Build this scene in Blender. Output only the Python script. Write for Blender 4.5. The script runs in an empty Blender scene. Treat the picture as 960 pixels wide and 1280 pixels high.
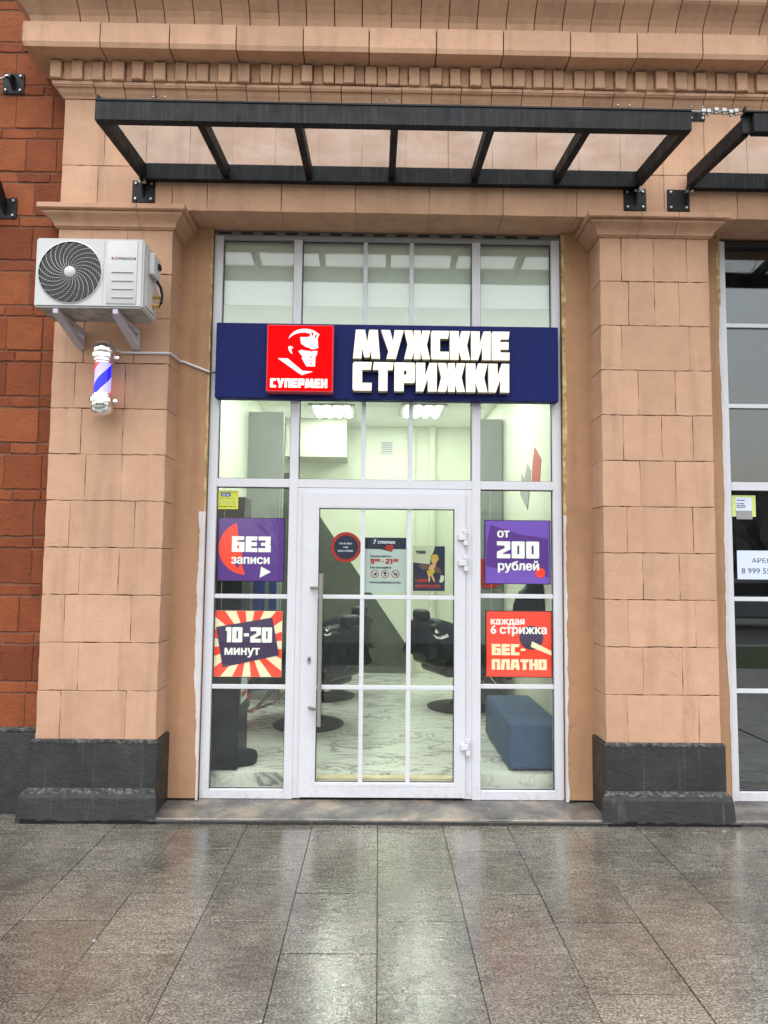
import bpy, bmesh, math, random
from mathutils import Vector, Matrix
random.seed(7)
S = bpy.context.scene
C = S.collection
R = math.radians

# ------------------------------------------------------------------ camera, sky, sun, exposure
CAMZ, CAMD = 1.65, 4.5704
PITCH, YAW, ROLL, FPX = .07451, .0126, .00998, 860.0
fw = Vector((math.sin(YAW)*math.cos(PITCH), math.cos(YAW)*math.cos(PITCH), math.sin(PITCH)))
rt0 = Vector((math.cos(YAW), -math.sin(YAW), 0)); up0 = rt0.cross(fw)
rt = rt0*math.cos(ROLL) + up0*math.sin(ROLL); up = -rt0*math.sin(ROLL) + up0*math.cos(ROLL)
cd = bpy.data.cameras.new('camera'); cam = bpy.data.objects.new('camera', cd); C.objects.link(cam)
cd.sensor_fit = 'HORIZONTAL'; cd.sensor_width = 36; cd.lens = FPX/960*36; cd.clip_end = 2000; cd.clip_start = .05
M4 = Matrix.Identity(4)
for i in range(3):
    M4[i][0], M4[i][1], M4[i][2] = rt[i], up[i], -fw[i]
M4[0][3], M4[1][3], M4[2][3] = 0, -CAMD, CAMZ
cam.matrix_world = M4
S.camera = cam
SUN_EL, SUN_AZ = 68, 190      # degrees; azimuth measured from +Y clockwise: the sun is behind the camera
w = bpy.data.worlds.new('World'); S.world = w; w.use_nodes = True
wn = w.node_tree.nodes; wl = w.node_tree.links
sky = wn.new('ShaderNodeTexSky'); sky.sky_type = 'NISHITA'; sky.sun_disc = False
sky.sun_elevation = R(SUN_EL); sky.sun_rotation = R(SUN_AZ); sky.dust_density = 3; sky.air_density = 2.0
hs = wn.new('ShaderNodeHueSaturation'); hs.inputs['Saturation'].default_value = .35
wl.new(sky.outputs[0], hs.inputs['Color']); wl.new(hs.outputs[0], wn['Background'].inputs['Color'])
wn['Background'].inputs['Strength'].default_value = .15
sd = bpy.data.lights.new('sun', 'SUN'); sd.energy = .5; sd.angle = R(70); sd.color = (1, .97, .93)
sun = bpy.data.objects.new('sun', sd); C.objects.link(sun)
sdir = Vector((math.sin(R(SUN_AZ))*math.cos(R(SUN_EL)), math.cos(R(SUN_AZ))*math.cos(R(SUN_EL)), math.sin(R(SUN_EL))))
sun.rotation_euler = (-sdir).to_track_quat('-Z', 'Y').to_euler(); sun.location = (0, -10, 12)
S.view_settings.view_transform = 'Standard'; S.view_settings.look = 'None'
S.view_settings.exposure = 1.25; S.view_settings.gamma = 1

# measuring helpers: a point of the photograph (960 x 1280) on a plane at depth y, or at height z
def U(px, py, Y):
    ray = fw + rt*((px-480)/FPX) + up*((640-py)/FPX); t = (Y+CAMD)/ray.y
    return t*ray.x, CAMZ + t*ray.z
def G(px, py, z=0):
    ray = fw + rt*((px-480)/FPX) + up*((640-py)/FPX); t = (z-CAMZ)/ray.z
    return t*ray.x, -CAMD + t*ray.y

# ------------------------------------------------------------------ materials
def mat(name, col, rough=.6, metal=0, emit=0, spec=.5, coat=0):
    m = bpy.data.materials.new(name); m.use_nodes = True
    b = m.node_tree.nodes['Principled BSDF']
    b.inputs['Base Color'].default_value = (*col, 1); b.inputs['Roughness'].default_value = rough
    b.inputs['Metallic'].default_value = metal; b.inputs['Specular IOR Level'].default_value = spec
    b.inputs['Coat Weight'].default_value = coat
    if emit:
        b.inputs['Emission Color'].default_value = (*col, 1); b.inputs['Emission Strength'].default_value = emit
    return m
class NT:
    def __init__(s, m): s.t = m.node_tree; s.b = s.t.nodes['Principled BSDF']
    def n(s, k, **a):
        o = s.t.nodes.new(k)
        for x, v in a.items(): setattr(o, x, v)
        return o
    def l(s, a, b): s.t.links.new(a, b)
    def coord(s, kind='Object', scale=(1,1,1)):
        c = s.n('ShaderNodeTexCoord'); mp = s.n('ShaderNodeMapping'); mp.inputs['Scale'].default_value = scale
        s.l(c.outputs[kind], mp.inputs[0]); return mp.outputs[0]
    def noise(s, scale, detail=4, co=None, rough=.55, dist=0):
        o = s.n('ShaderNodeTexNoise'); o.inputs['Scale'].default_value = scale; o.inputs['Detail'].default_value = detail
        o.inputs['Roughness'].default_value = rough; o.inputs['Distortion'].default_value = dist
        if co is not None: s.l(co, o.inputs['Vector'])
        return o.outputs[0]
    def ramp(s, f, pts):
        r = s.n('ShaderNodeValToRGB'); e = r.color_ramp.elements
        while len(e) < len(pts): e.new(.5)
        for q, (p, c) in zip(e, pts):
            q.position = p; q.color = (*c, 1) if not isinstance(c, (int, float)) else (c, c, c, 1)
        s.l(f, r.inputs[0]); return r.outputs[0]
    def mix(s, f, a, b, mode='MIX'):
        m = s.n('ShaderNodeMix', data_type='RGBA', blend_type=mode)
        for v, k in ((f, 0), (a, 6), (b, 7)):
            if isinstance(v, (int, float)): m.inputs[k].default_value = v
            elif isinstance(v, tuple): m.inputs[k].default_value = (*v, 1)
            else: s.l(v, m.inputs[k])
        return m.outputs[2]
    def math(s, op, a, b=None):
        m = s.n('ShaderNodeMath', operation=op)
        for v, k in ((a, 0), (b, 1)):
            if v is None: continue
            if isinstance(v, (int, float)): m.inputs[k].default_value = v
            else: s.l(v, m.inputs[k])
        return m.outputs[0]
    def rnd(s): return s.n('ShaderNodeObjectInfo').outputs['Random']
    def bump(s, h, strength=.3, dist=.01):
        b = s.n('ShaderNodeBump'); b.inputs['Strength'].default_value = strength; b.inputs['Distance'].default_value = dist
        s.l(h, b.inputs['Height']); s.l(b.outputs[0], s.b.inputs['Normal'])
    def base(s, c): s.l(c, s.b.inputs['Base Color'])

def stucco(name, c1, c2, dirt, var=.10):
    m = mat(name, c1, .82, spec=.25); t = NT(m)
    co = t.coord('Object'); 
    c = t.mix(t.ramp(t.noise(1.3, 5, co), [(.35, 0.), (.7, 1.)]), c1, c2)
    st = t.noise(1, 4, t.coord('Object', (9, 9, .8)))           # faint vertical streaks
    c = t.mix(t.math('MULTIPLY', t.ramp(st, [(.52, 0.), (.75, 1.)]), .30), c, dirt)
    sp = t.ramp(t.noise(38, 3, co, .7), [(.66, 0.), (.74, 1.)])
    c = t.mix(t.math('MULTIPLY', sp, .28), c, dirt)
    vo = t.n('ShaderNodeTexVoronoi', feature='DISTANCE_TO_EDGE'); vo.inputs['Scale'].default_value = 2.3
    wp = t.n('ShaderNodeVectorMath', operation='ADD'); t.l(co, wp.inputs[0]); nn = t.n('ShaderNodeTexNoise'); nn.inputs['Scale'].default_value = 6; t.l(co, nn.inputs['Vector'])
    sc = t.n('ShaderNodeVectorMath', operation='SCALE'); sc.inputs['Scale'].default_value = .22; t.l(nn.outputs['Color'], sc.inputs[0]); t.l(sc.outputs[0], wp.inputs[1]); t.l(wp.outputs[0], vo.inputs['Vector'])
    ck = t.math('MULTIPLY', t.ramp(vo.outputs['Distance'], [(0, 1.), (.006, .7), (.012, 0.)]), t.ramp(t.noise(1.7, 3, co), [(.55, 0.), (.62, 1.)]))
    c = t.mix(t.math('MULTIPLY', ck, .22), c, dirt)
    mott = t.ramp(t.noise(7, 6, co, .7), [(.3, .9), (.7, 1.06)])
    c = t.mix(1., c, mott, 'MULTIPLY')
    v = t.math('ADD', t.math('MULTIPLY', t.rnd(), var), 1-var/2)
    hsv = t.n('ShaderNodeHueSaturation'); t.l(v, hsv.inputs['Value']); t.l(c, hsv.inputs['Color']); t.base(hsv.outputs[0])
    h = t.math('ADD', t.noise(60, 4, co, .65), t.math('MULTIPLY', t.noise(9, 3, co), 1.4))
    t.bump(h, .35, .006)
    return m
MT = {}
MT['stucco'] = stucco('stucco', (.53, .322, .216), (.475, .283, .187), (.17, .10, .065), .12)
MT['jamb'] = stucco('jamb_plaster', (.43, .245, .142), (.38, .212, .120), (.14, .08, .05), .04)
MT['mortar'] = stucco('mortar', (.15, .088, .055), (.11, .064, .04), (.05, .035, .028))
MT['brickmortar'] = stucco('brick_mortar', (.20, .095, .06), (.15, .07, .045), (.06, .04, .03))
def brick_mat():
    m = mat('red_brick', (.2, .05, .025), .85, spec=.25); t = NT(m); co = t.coord('Object')
    c = t.ramp(t.rnd(), [(0, (.155, .039, .016)), (.4, (.205, .053, .020)), (.75, (.23, .061, .023)), (1, (.265, .077, .029))])
    c = t.mix(1., c, t.ramp(t.noise(5, 6, co, .7), [(.25, .72), (.75, 1.18)]), 'MULTIPLY')
    c = t.mix(t.math('MULTIPLY', t.ramp(t.noise(26, 4, co, .75), [(.6, 0.), (.75, 1.)]), .35), c, (.07, .03, .02))
    t.base(c); t.bump(t.noise(45, 5, co, .7), .8, .010); return m
MT['brick'] = brick_mat()
def plinth_mat():
    m = mat('black_plinth_paint', (.03, .03, .032), .5); t = NT(m); co = t.coord('Object')
    c = t.ramp(t.noise(3.5, 6, co, .7), [(.3, (.013, .013, .013)), (.62, (.027, .027, .0265)), (.8, (.055, .054, .052))])
    st = t.ramp(t.noise(1, 3, t.coord('Object', (30, 30, 1.2))), [(.6, 0.), (.72, 1.)])
    c = t.mix(t.math('MULTIPLY', st, .25), c, (.16, .16, .16)); t.base(c)
    t.l(t.ramp(t.noise(6, 4, co), [(.3, .3), (.7, .65)]), t.b.inputs['Roughness'])
    t.bump(t.math('ADD', t.noise(55, 5, co, .7), t.math('MULTIPLY', t.noise(14, 3, co), 1.2)), .5, .010); return m
MT['plinth'] = plinth_mat()
def chip_mat():
    m = mat('chipped_plinth_edge', (.2, .19, .18), .9); t = NT(m); co = t.coord('Object')
    t.base(t.ramp(t.noise(30, 4, co, .7), [(.44, (.03, .03, .032)), (.56, (.10, .098, .095)), (.72, (.26, .25, .24))]))
    t.bump(t.noise(50, 5, co, .8), 1, .02); return m
MT['chip'] = chip_mat()
def pvc(name, col, rough=.35):
    m = mat(name, col, rough); t = NT(m); co = t.coord('Object')
    c = t.mix(t.math('MULTIPLY', t.ramp(t.noise(5, 5, co, .7), [(.5, 0.), (.8, 1.)]), .16), col, (.35, .33, .33))
    g = t.n('ShaderNodeNewGeometry'); sx = t.n('ShaderNodeSeparateXYZ'); t.l(g.outputs['Position'], sx.inputs[0])
    low = t.ramp(sx.outputs[2], [(0, 1.), (.28, 0.)]); spl = t.ramp(t.noise(26, 5, g.outputs['Position'], .75), [(.5, 0.), (.62, 1.)])   # road splash along the bottom rail
    c = t.mix(t.math('MULTIPLY', t.math('MULTIPLY', low, spl), .22), c, (.16, .14, .12)); t.base(c)
    t.l(t.ramp(t.noise(9, 3, co), [(.3, rough-.08), (.7, rough+.12)]), t.b.inputs['Roughness']); return m
MT['pvc'] = pvc('white_pvc', (.60, .60, .645)); MT['pvc2'] = pvc('white_bar', (.60, .61, .645))
MT['plaster_white'] = stucco('white_reveal_plaster', (.66, .63, .63), (.55, .52, .52), (.25, .22, .2), .02)
def foam_mat():
    m = mat('mounting_foam', (.48, .36, .17), .9); t = NT(m); co = t.coord('Object')
    t.base(t.ramp(t.noise(20, 5, co), [(.35, (.30, .19, .08)), (.6, (.55, .42, .20)), (.8, (.66, .55, .34))])); t.bump(t.noise(40, 4, co), .8, .01); return m
MT['foam'] = foam_mat()
MT['seal'] = mat('black_gasket', (.012, .012, .013), .5)
def metal_black():
    m = mat('black_canopy_metal', (.008, .009, .011), .55, spec=.22); t = NT(m); co = t.coord('Object', (55, 55, 1.5))
    st = t.ramp(t.noise(1, 3, co), [(.5, 0.), (.66, 1.)])
    brk = t.ramp(t.noise(5, 3, t.coord('Object')), [(.35, .2), (.65, 1.)])
    c = t.mix(t.math('MULTIPLY', t.math('MULTIPLY', st, brk), .55), (.007, .008, .010), (.045, .048, .055)); t.base(c)
    t.l(t.ramp(t.noise(12, 4, t.coord('Object')), [(.3, .45), (.7, .7)]), t.b.inputs['Roughness']); return m
MT['black'] = metal_black()
MT['plainblack'] = mat('black_metal', (.008, .008, .009), .5, spec=.25)
MT['bolt'] = mat('bolt_zinc', (.36, .37, .38), .38, 1)
MT['chrome'] = mat('chrome', (.82, .82, .84), .08, 1)
MT['steel'] = mat('brushed_steel', (.42, .40, .38), .32, 1)
MT['brass'] = mat('brass', (.62, .40, .12), .3, 1)
def glass(name, tint, r0, haze=.003):
    m = bpy.data.materials.new(name); m.use_nodes = True; nt = m.node_tree; nt.nodes.clear()
    o = nt.nodes.new('ShaderNodeOutputMaterial'); mx = nt.nodes.new('ShaderNodeMixShader')
    tr = nt.nodes.new('ShaderNodeBsdfTransparent'); tr.inputs[0].default_value = (*tint, 1)
    gl = nt.nodes.new('ShaderNodeBsdfGlossy'); gl.inputs['Roughness'].default_value = .006
    lw = nt.nodes.new('ShaderNodeLayerWeight'); lw.inputs[0].default_value = .5
    pw = nt.nodes.new('ShaderNodeMath'); pw.operation = 'POWER'; pw.inputs[1].default_value = 5
    ma = nt.nodes.new('ShaderNodeMath'); ma.operation = 'MULTIPLY_ADD'; ma.inputs[1].default_value = 1-r0; ma.inputs[2].default_value = r0
    nz = nt.nodes.new('ShaderNodeTexNoise'); nz.inputs['Scale'].default_value = 1.6; nz.inputs['Detail'].default_value = 1
    tc = nt.nodes.new('ShaderNodeTexCoord'); nt.links.new(tc.outputs['Object'], nz.inputs['Vector'])
    bp = nt.nodes.new('ShaderNodeBump'); bp.inputs['Strength'].default_value = .12; bp.inputs['Distance'].default_value = .004
    nt.links.new(nz.outputs[0], bp.inputs['Height']); nt.links.new(bp.outputs[0], gl.inputs['Normal'])
    L = nt.links.new
    df = nt.nodes.new('ShaderNodeBsdfTranslucent' if haze > .1 else 'ShaderNodeBsdfDiffuse'); df.inputs[0].default_value = (.8, .78, .76, 1)
    n2 = nt.nodes.new('ShaderNodeTexNoise'); n2.inputs['Scale'].default_value = 3.5; n2.inputs['Detail'].default_value = 6; n2.inputs['Roughness'].default_value = .7; L(tc.outputs['Object'], n2.inputs['Vector'])
    rp = nt.nodes.new('ShaderNodeMapRange'); rp.inputs[1].default_value = .35; rp.inputs[2].default_value = .75; rp.inputs[3].default_value = haze*.35; rp.inputs[4].default_value = haze*1.6; L(n2.outputs[0], rp.inputs[0])
    m2 = nt.nodes.new('ShaderNodeMixShader'); L(rp.outputs[0], m2.inputs[0]); L(tr.outputs[0], m2.inputs[1]); L(df.outputs[0], m2.inputs[2])
    L(lw.outputs['Facing'], pw.inputs[0]); L(pw.outputs[0], ma.inputs[0]); L(ma.outputs[0], mx.inputs[0])
    L(m2.outputs[0], mx.inputs[1]); L(gl.outputs[0], mx.inputs[2]); L(mx.outputs[0], o.inputs[0]); return m
MT['glass'] = glass('window_glass', (.935, .955, .92), .031)
MT['glass2'] = glass('coated_window_glass', (.66, .70, .72), .12)
MT['glass3'] = glass('upper_window_glass', (.93, .96, .93), .10)
MT['roofglass'] = glass('canopy_glass', (.93, .93, .92), .045, .11)
def paving_mat(name):
    m = mat(name, (.12, .1, .08), .3, spec=.55); t = NT(m)
    t.b.inputs['Coat Weight'].default_value = .85; t.b.inputs['Coat Roughness'].default_value = .07; t.b.inputs['Coat IOR'].default_value = 1.4
    g = t.n('ShaderNodeNewGeometry'); co = g.outputs['Position']
    mp = t.n('ShaderNodeMapping'); mp.inputs['Scale'].default_value = (1, 1.7, 1); t.l(co, mp.inputs[0]); co2 = mp.outputs[0]
    sp = t.noise(85, 5, co2, .8); md = t.noise(1.3, 6, co, .65); mp3 = t.n('ShaderNodeMapping'); mp3.inputs['Scale'].default_value = (.6, 2.0, 1); t.l(co, mp3.inputs[0]); bl = t.noise(17, 5, mp3.outputs[0], .78)
    c = t.ramp(sp, [(.36, (.026, .0235, .019)), (.49, (.112, .102, .084)), (.63, (.30, .280, .238))])
    c = t.mix(1., c, t.ramp(bl, [(.32, .55), (.52, 1.), (.7, 1.3)]), 'MULTIPLY')
    c = t.mix(1., c, t.ramp(md, [(.34, .55), (.5, .95), (.66, 1.28)]), 'MULTIPLY')
    v = t.math('ADD', t.math('MULTIPLY', t.rnd(), .34), .83)
    hsv = t.n('ShaderNodeHueSaturation'); t.l(v, hsv.inputs['Value']); t.l(c, hsv.inputs['Color']); t.base(hsv.outputs[0])
    wet = t.ramp(t.noise(2.3, 5, co, .6), [(.36, .03), (.52, .07), (.72, .22)])
    r = t.math('ADD', wet, t.math('MULTIPLY', bl, .07)); t.l(r, t.b.inputs['Roughness'])
    t.l(t.ramp(t.noise(1.9, 6, co, .7), [(.36, .25), (.5, .75), (.62, 1.)]), t.b.inputs['Coat Weight'])          # drying patches between wet film
    mp2 = t.n('ShaderNodeMapping'); mp2.inputs['Scale'].default_value = (.8, 1.8, 1); t.l(co, mp2.inputs[0])
    h = t.math('ADD', t.noise(26, 4, mp2.outputs[0], .6), t.math('MULTIPLY', sp, .07)); t.bump(h, .36, .006); t.l(t.b.inputs['Normal'].links[0].from_socket, t.b.inputs['Coat Normal']); return m
MT['paving'] = paving_mat('wet_granite_paving')
def simple_noise(name, c1, c2, scale, rough=.7, bump=.2, det=5, metal=0):
    m = mat(name, c1, rough, metal); t = NT(m); co = t.coord('Object')
    t.base(t.mix(t.ramp(t.noise(scale, det, co, .65), [(.35, 0.), (.68, 1.)]), c1, c2)); t.bump(t.noise(scale*4, 4, co, .7), bump, .006); return m
MT['joint'] = simple_noise('slab_joint_sand', (.035, .028, .022), (.06, .05, .04), 30, .8)
def step_mat():
    m = mat('worn_concrete_step', (.2, .18, .16), .45); t = NT(m); g = t.n('ShaderNodeNewGeometry'); co = g.outputs['Position']
    c = t.ramp(t.noise(3.0, 6, co, .65), [(.36, (.055, .052, .05)), (.5, (.13, .12, .11)), (.62, (.26, .215, .17))])
    c = t.mix(1., c, t.ramp(t.noise(70, 4, co, .7), [(.3, .75), (.7, 1.15)]), 'MULTIPLY'); t.base(c)
    t.l(t.ramp(t.noise(5, 4, co), [(.35, .2), (.7, .6)]), t.b.inputs['Roughness']); t.bump(t.noise(50, 5, co, .7), .4, .006); return m
MT['step'] = step_mat()
MT['navy'] = mat('navy_sign_panel', (.006, .012, .105), .5, spec=.15)
MT['letterlit'] = mat('lit_white_letter', (.78, .72, .60), .5, emit=0.205)
MT['letterside'] = mat('letter_side', (.50, .45, .33), .5)
MT['logored'] = mat('lit_red_box', (.72, .001, .002), .7, emit=0.279, spec=.04)
MT['logoedge'] = mat('logo_box_edge', (.45, .06, .09), .4)
MT['logowhite'] = mat('lit_logo_white', (.74, .66, .70), .4, emit=0.248)
MT['letterlit2'] = mat('lit_small_letter', (.85, .78, .70), .4, emit=0.26)
def room_wall():
    m = mat('room_wall_paint', (.62, .66, .55), .7); t = NT(m); co = t.coord('Object')
    t.base(t.mix(t.noise(1.2, 3, co), (.63, .67, .55), (.67, .70, .59))); return m
MT['roomwall'] = room_wall()
MT['roomceil'] = mat('room_ceiling_white', (.86, .87, .84), .8)
MT['mural'] = simple_noise('dark_grey_wall_paint', (.085, .095, .085), (.11, .12, .105), 5, .6, .05)
MT['partition'] = simple_noise('grey_partition_paint', (.24, .265, .26), (.28, .30, .29), 3, .6, .05)
def marble():
    m = mat('white_marble_floor', (.7, .7, .66), .16); t = NT(m); g = t.n('ShaderNodeNewGeometry')
    mp = t.n('ShaderNodeMapping'); mp.inputs['Rotation'].default_value = (0, 0, .55); mp.inputs['Scale'].default_value = (1.0, 2.1, 1); t.l(g.outputs['Position'], mp.inputs[0])
    n1 = t.noise(1.7, 6, mp.outputs[0], .6, .9); v1 = t.math('ABSOLUTE', t.math('SUBTRACT', n1, .5))
    a = t.ramp(v1, [(0, 1.), (.016, .35), (.045, 0.)])
    a = t.math('MULTIPLY', a, t.ramp(t.noise(1.1, 2, g.outputs['Position']), [(.36, .1), (.55, 1.)]))
    n2 = t.noise(4.5, 5, mp.outputs[0], .6, .6); b = t.ramp(t.math('ABSOLUTE', t.math('SUBTRACT', n2, .5)), [(0, .45), (.02, 0.)])
    c = t.mix(t.math('MAXIMUM', a, b), (.70, .71, .66), (.20, .20, .19)); t.base(c); return m
MT['marble'] = marble()
MT['lamp'] = mat('led_strip', (.93, 1, .93), .5, emit=29)
MT['lampframe'] = mat('lamp_frame', (.40, .41, .40), .5)
MT['cape'] = simple_noise('black_nylon_cape', (.005, .009, .020), (.010, .015, .028), 3, .36, .05)
MT['leather'] = mat('black_leather', (.012, .012, .014), .38)
MT['capewhite'] = mat('white_print', (.75, .78, .8), .5)
MT['ottoman'] = simple_noise('slate_blue_upholstery', (.045, .082, .165), (.058, .10, .19), 6, .6, .08)
MT['kiosk'] = simple_noise('dark_navy_kiosk', (.004, .006, .014), (.008, .010, .022), 5, .35, .02)
MT['red'] = mat('red_board', (.42, .03, .02), .5); MT['blue'] = mat('blue_board', (.015, .04, .22), .5)
MT['wood'] = simple_noise('worn_wood_sill', (.50, .40, .25), (.62, .54, .38), 12, .6, .1)
MT['acwhite'] = pvc('ac_white_shell', (.52, .52, .52), .45)
MT['acgrey'] = mat('ac_groove', (.33, .33, .34), .5)
MT['acunder'] = simple_noise('ac_dirty_underside', (.42, .40, .37), (.20, .18, .16), 18, .7, .1)
MT['dark'] = mat('dark_void', (.010, .011, .012), .6)
MT['grillewire'] = mat('grille_wire', (.16, .16, .16), .5)
MT['brkt'] = mat('ac_bracket_enamel', (.48, .47, .53), .45)
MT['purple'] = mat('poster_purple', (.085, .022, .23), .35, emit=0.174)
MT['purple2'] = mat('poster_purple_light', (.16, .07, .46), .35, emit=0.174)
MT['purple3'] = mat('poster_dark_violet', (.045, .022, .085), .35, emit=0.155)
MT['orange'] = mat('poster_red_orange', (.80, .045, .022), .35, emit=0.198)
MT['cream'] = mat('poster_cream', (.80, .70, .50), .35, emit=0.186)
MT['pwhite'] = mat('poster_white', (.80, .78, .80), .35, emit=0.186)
MT['yellow'] = mat('sticker_yellow', (.58, .60, .05), .5); MT['ygreen'] = mat('sticker_lime', (.55, .66, .20), .5)
MT['paper'] = mat('paper_white', (.62, .68, .82), .6); MT['papergrey'] = mat('paper_grey', (.28, .28, .29), .6)
MT['filmgrey'] = mat('film_grey', (.16, .155, .15), .4)
MT['ductpaint'] = mat('duct_cream', (.44, .45, .38), .7)
MT['ink'] = mat('ink_navy', (.02, .025, .07), .6); MT['inkred'] = mat('ink_red', (.45, .02, .02), .6)
MT['pblue'] = mat('poster_navy', (.012, .014, .055), .5); MT['skin'] = mat('print_skin', (.62, .36, .2), .6)
MT['pyel'] = mat('print_yellow', (.55, .35, .03), .6); MT['pgreen'] = mat('print_pale_green', (.50, .54, .40), .6)
MT['pbrown'] = mat('print_brown', (.14, .07, .06), .6); MT['pgrey'] = mat('poster_grey', (.50, .58, .60), .6)
MT['polewhite'] = mat('lit_pole_white', (.50, .46, .95), .2, emit=0.24)
MT['poleblue'] = mat('lit_pole_blue', (.010, .010, .80), .2, emit=0.558)
MT['polered'] = mat('lit_pole_red', (.95, .06, .06), .2, emit=0.434)
MT['asphalt'] = simple_noise('wet_asphalt', (.035, .035, .037), (.06, .06, .06), 3, .35, .1)
MT['lawn'] = simple_noise('lawn_grass', (.035, .05, .015), (.06, .07, .025), 4, .9, .4)
MT['kerb'] = simple_noise('kerb_granite', (.22, .21, .2), (.3, .29, .28), 9)
MT['bark'] = simple_noise('bark', (.03, .025, .02), (.05, .042, .035), 9)
MT['farwall'] = simple_noise('far_block_render', (.13, .12, .11), (.17, .155, .14), .5)
MT['farglass'] = mat('far_window', (.03, .035, .04), .15)
MT['carpaint'] = mat('car_paint', (.30, .31, .33), .3, coat=.6); MT['tyre'] = mat('tyre', (.012, .012, .012), .8)
MT['headlight'] = mat('headlight_on', (1, .82, .55), .3, emit=3.72)
MT['gutter'] = mat('gutter_metal', (.5, .5, .5), .35, .8)

for k_, v_ in (('kiosk', .08), ('cape', .22), ('ottoman', .15), ('mural', .2), ('partition', .2), ('leather', .3)): MT[k_].node_tree.nodes['Principled BSDF'].inputs['Specular IOR Level'].default_value = v_
# ------------------------------------------------------------------ mesh helpers
def link(name, me, m, parent=None):
    o = bpy.data.objects.new(name, me); C.objects.link(o)
    if m is not None and not me.materials: me.materials.append(MT[m] if isinstance(m, str) else m)
    if parent is not None:
        o.parent = parent
        o.matrix_parent_inverse = WORLD.get(parent.name, Matrix.Identity(4)).inverted()
    WORLD[o.name] = Matrix.Identity(4)
    return o
WORLD = {}
def thing(name, label, cat, loc, group=None):
    o = bpy.data.objects.new(name, None); C.objects.link(o); o.location = loc; o.empty_display_size = .1
    WORLD[o.name] = Matrix.Translation(loc)
    return tag(o, label, cat, group)
def tag(o, label=None, cat=None, group=None, kind=None):
    for k, v in (('label', label), ('category', cat), ('group', group), ('kind', kind)):
        if v: o[k] = v
    return o
def pydata(vs, fs, smooth=False):
    me = bpy.data.meshes.new('mesh'); me.from_pydata([tuple(v) for v in vs], [], fs); me.update()
    if smooth:
        for p in me.polygons: p.use_smooth = True
    return me
def box_me(x0, x1, y0, y1, z0, z1, bev=0, seg=1):
    bm = bmesh.new(); add_box(bm, x0, x1, y0, y1, z0, z1)
    if bev: bmesh.ops.bevel(bm, geom=bm.edges[:], offset=bev, segments=seg, affect='EDGES', profile=.5)
    return bm_me(bm, seg > 1)
def bm_me(bm, smooth=False):
    me = bpy.data.meshes.new('mesh'); bmesh.ops.recalc_face_normals(bm, faces=bm.faces[:]); bm.to_mesh(me); bm.free()
    if smooth:
        for p in me.polygons: p.use_smooth = True
        try: me.set_sharp_from_angle(angle=R(40))
        except Exception: pass
    return me
def add_box(bm, x0, x1, y0, y1, z0, z1):
    v = [bm.verts.new((x, y, z)) for x in (x0, x1) for y in (y0, y1) for z in (z0, z1)]
    for f in ((0,1,3,2),(4,6,7,5),(0,4,5,1),(2,3,7,6),(0,2,6,4),(1,5,7,3)): bm.faces.new([v[i] for i in f])
    return v
def B(name, x0, x1, y0, y1, z0, z1, m, parent=None, bev=.002, seg=1):
    return link(name, box_me(min(x0,x1), max(x0,x1), min(y0,y1), max(y0,y1), min(z0,z1), max(z0,z1), bev, seg), m, parent)
def add_prism(bm, pts, ax0, ax1, axis='y'):
    """polygon pts (a,b) extruded; axis y: (x,z) polygon between y=ax0..ax1; axis x: (y,z) polygon"""
    mk = (lambda p, t: (p[0], t, p[1])) if axis == 'y' else ((lambda p, t: (t, p[0], p[1])) if axis == 'x' else (lambda p, t: (p[0], p[1], t)))
    a = [bm.verts.new(mk(p, ax0)) for p in pts]; b = [bm.verts.new(mk(p, ax1)) for p in pts]; n = len(pts)
    bm.faces.new(a); bm.faces.new(b[::-1])
    for i in range(n): bm.faces.new((a[i], b[i], b[(i+1) % n], a[(i+1) % n]))
def prism_me(pts, a0, a1, axis='y', smooth=False):
    bm = bmesh.new(); add_prism(bm, pts, a0, a1, axis); return bm_me(bm, smooth)
def add_tube(bm, path, r, n=8, cap=True):
    path = [Vector(p) for p in path]; rings = []
    rs = r if isinstance(r, (list, tuple)) else [r]*len(path)
    for i, p in enumerate(path):
        d = (path[min(i+1, len(path)-1)] - path[max(i-1, 0)]).normalized()
        a = d.cross(Vector((0, 0, 1)) if abs(d.z) < .95 else Vector((1, 0, 0))).normalized(); b = d.cross(a)
        rings.append([bm.verts.new(p + (a*math.cos(2*math.pi*k/n) + b*math.sin(2*math.pi*k/n))*rs[i]) for k in range(n)])
    for i in range(len(rings)-1):
        for k in range(n): bm.faces.new((rings[i][k], rings[i][(k+1) % n], rings[i+1][(k+1) % n], rings[i+1][k]))
    if cap: bm.faces.new(rings[0][::-1]); bm.faces.new(rings[-1])
def tube_me(path, r, n=8):
    bm = bmesh.new(); add_tube(bm, path, r, n); return bm_me(bm, True)
def lathe_me(prof, c, n=24, axis='z'):
    bm = bmesh.new(); rings = []
    for r, h in prof:
        ring = []
        for k in range(n):
            a = 2*math.pi*k/n; x, y = r*math.cos(a), r*math.sin(a)
            ring.append(bm.verts.new((c[0]+x, c[1]+y, c[2]+h) if axis == 'z' else (c[0]+x, c[1]-h, c[2]+y)))
        rings.append(ring)
    for i in range(len(rings)-1):
        for k in range(n): bm.faces.new((rings[i][k], rings[i][(k+1) % n], rings[i+1][(k+1) % n], rings[i+1][k]))
    if prof[0][0] > 1e-4: bm.faces.new(rings[0])
    if prof[-1][0] > 1e-4: bm.faces.new(rings[-1])
    bmesh.ops.remove_doubles(bm, verts=bm.verts[:], dist=1e-5)
    return bm_me(bm, True)
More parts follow.
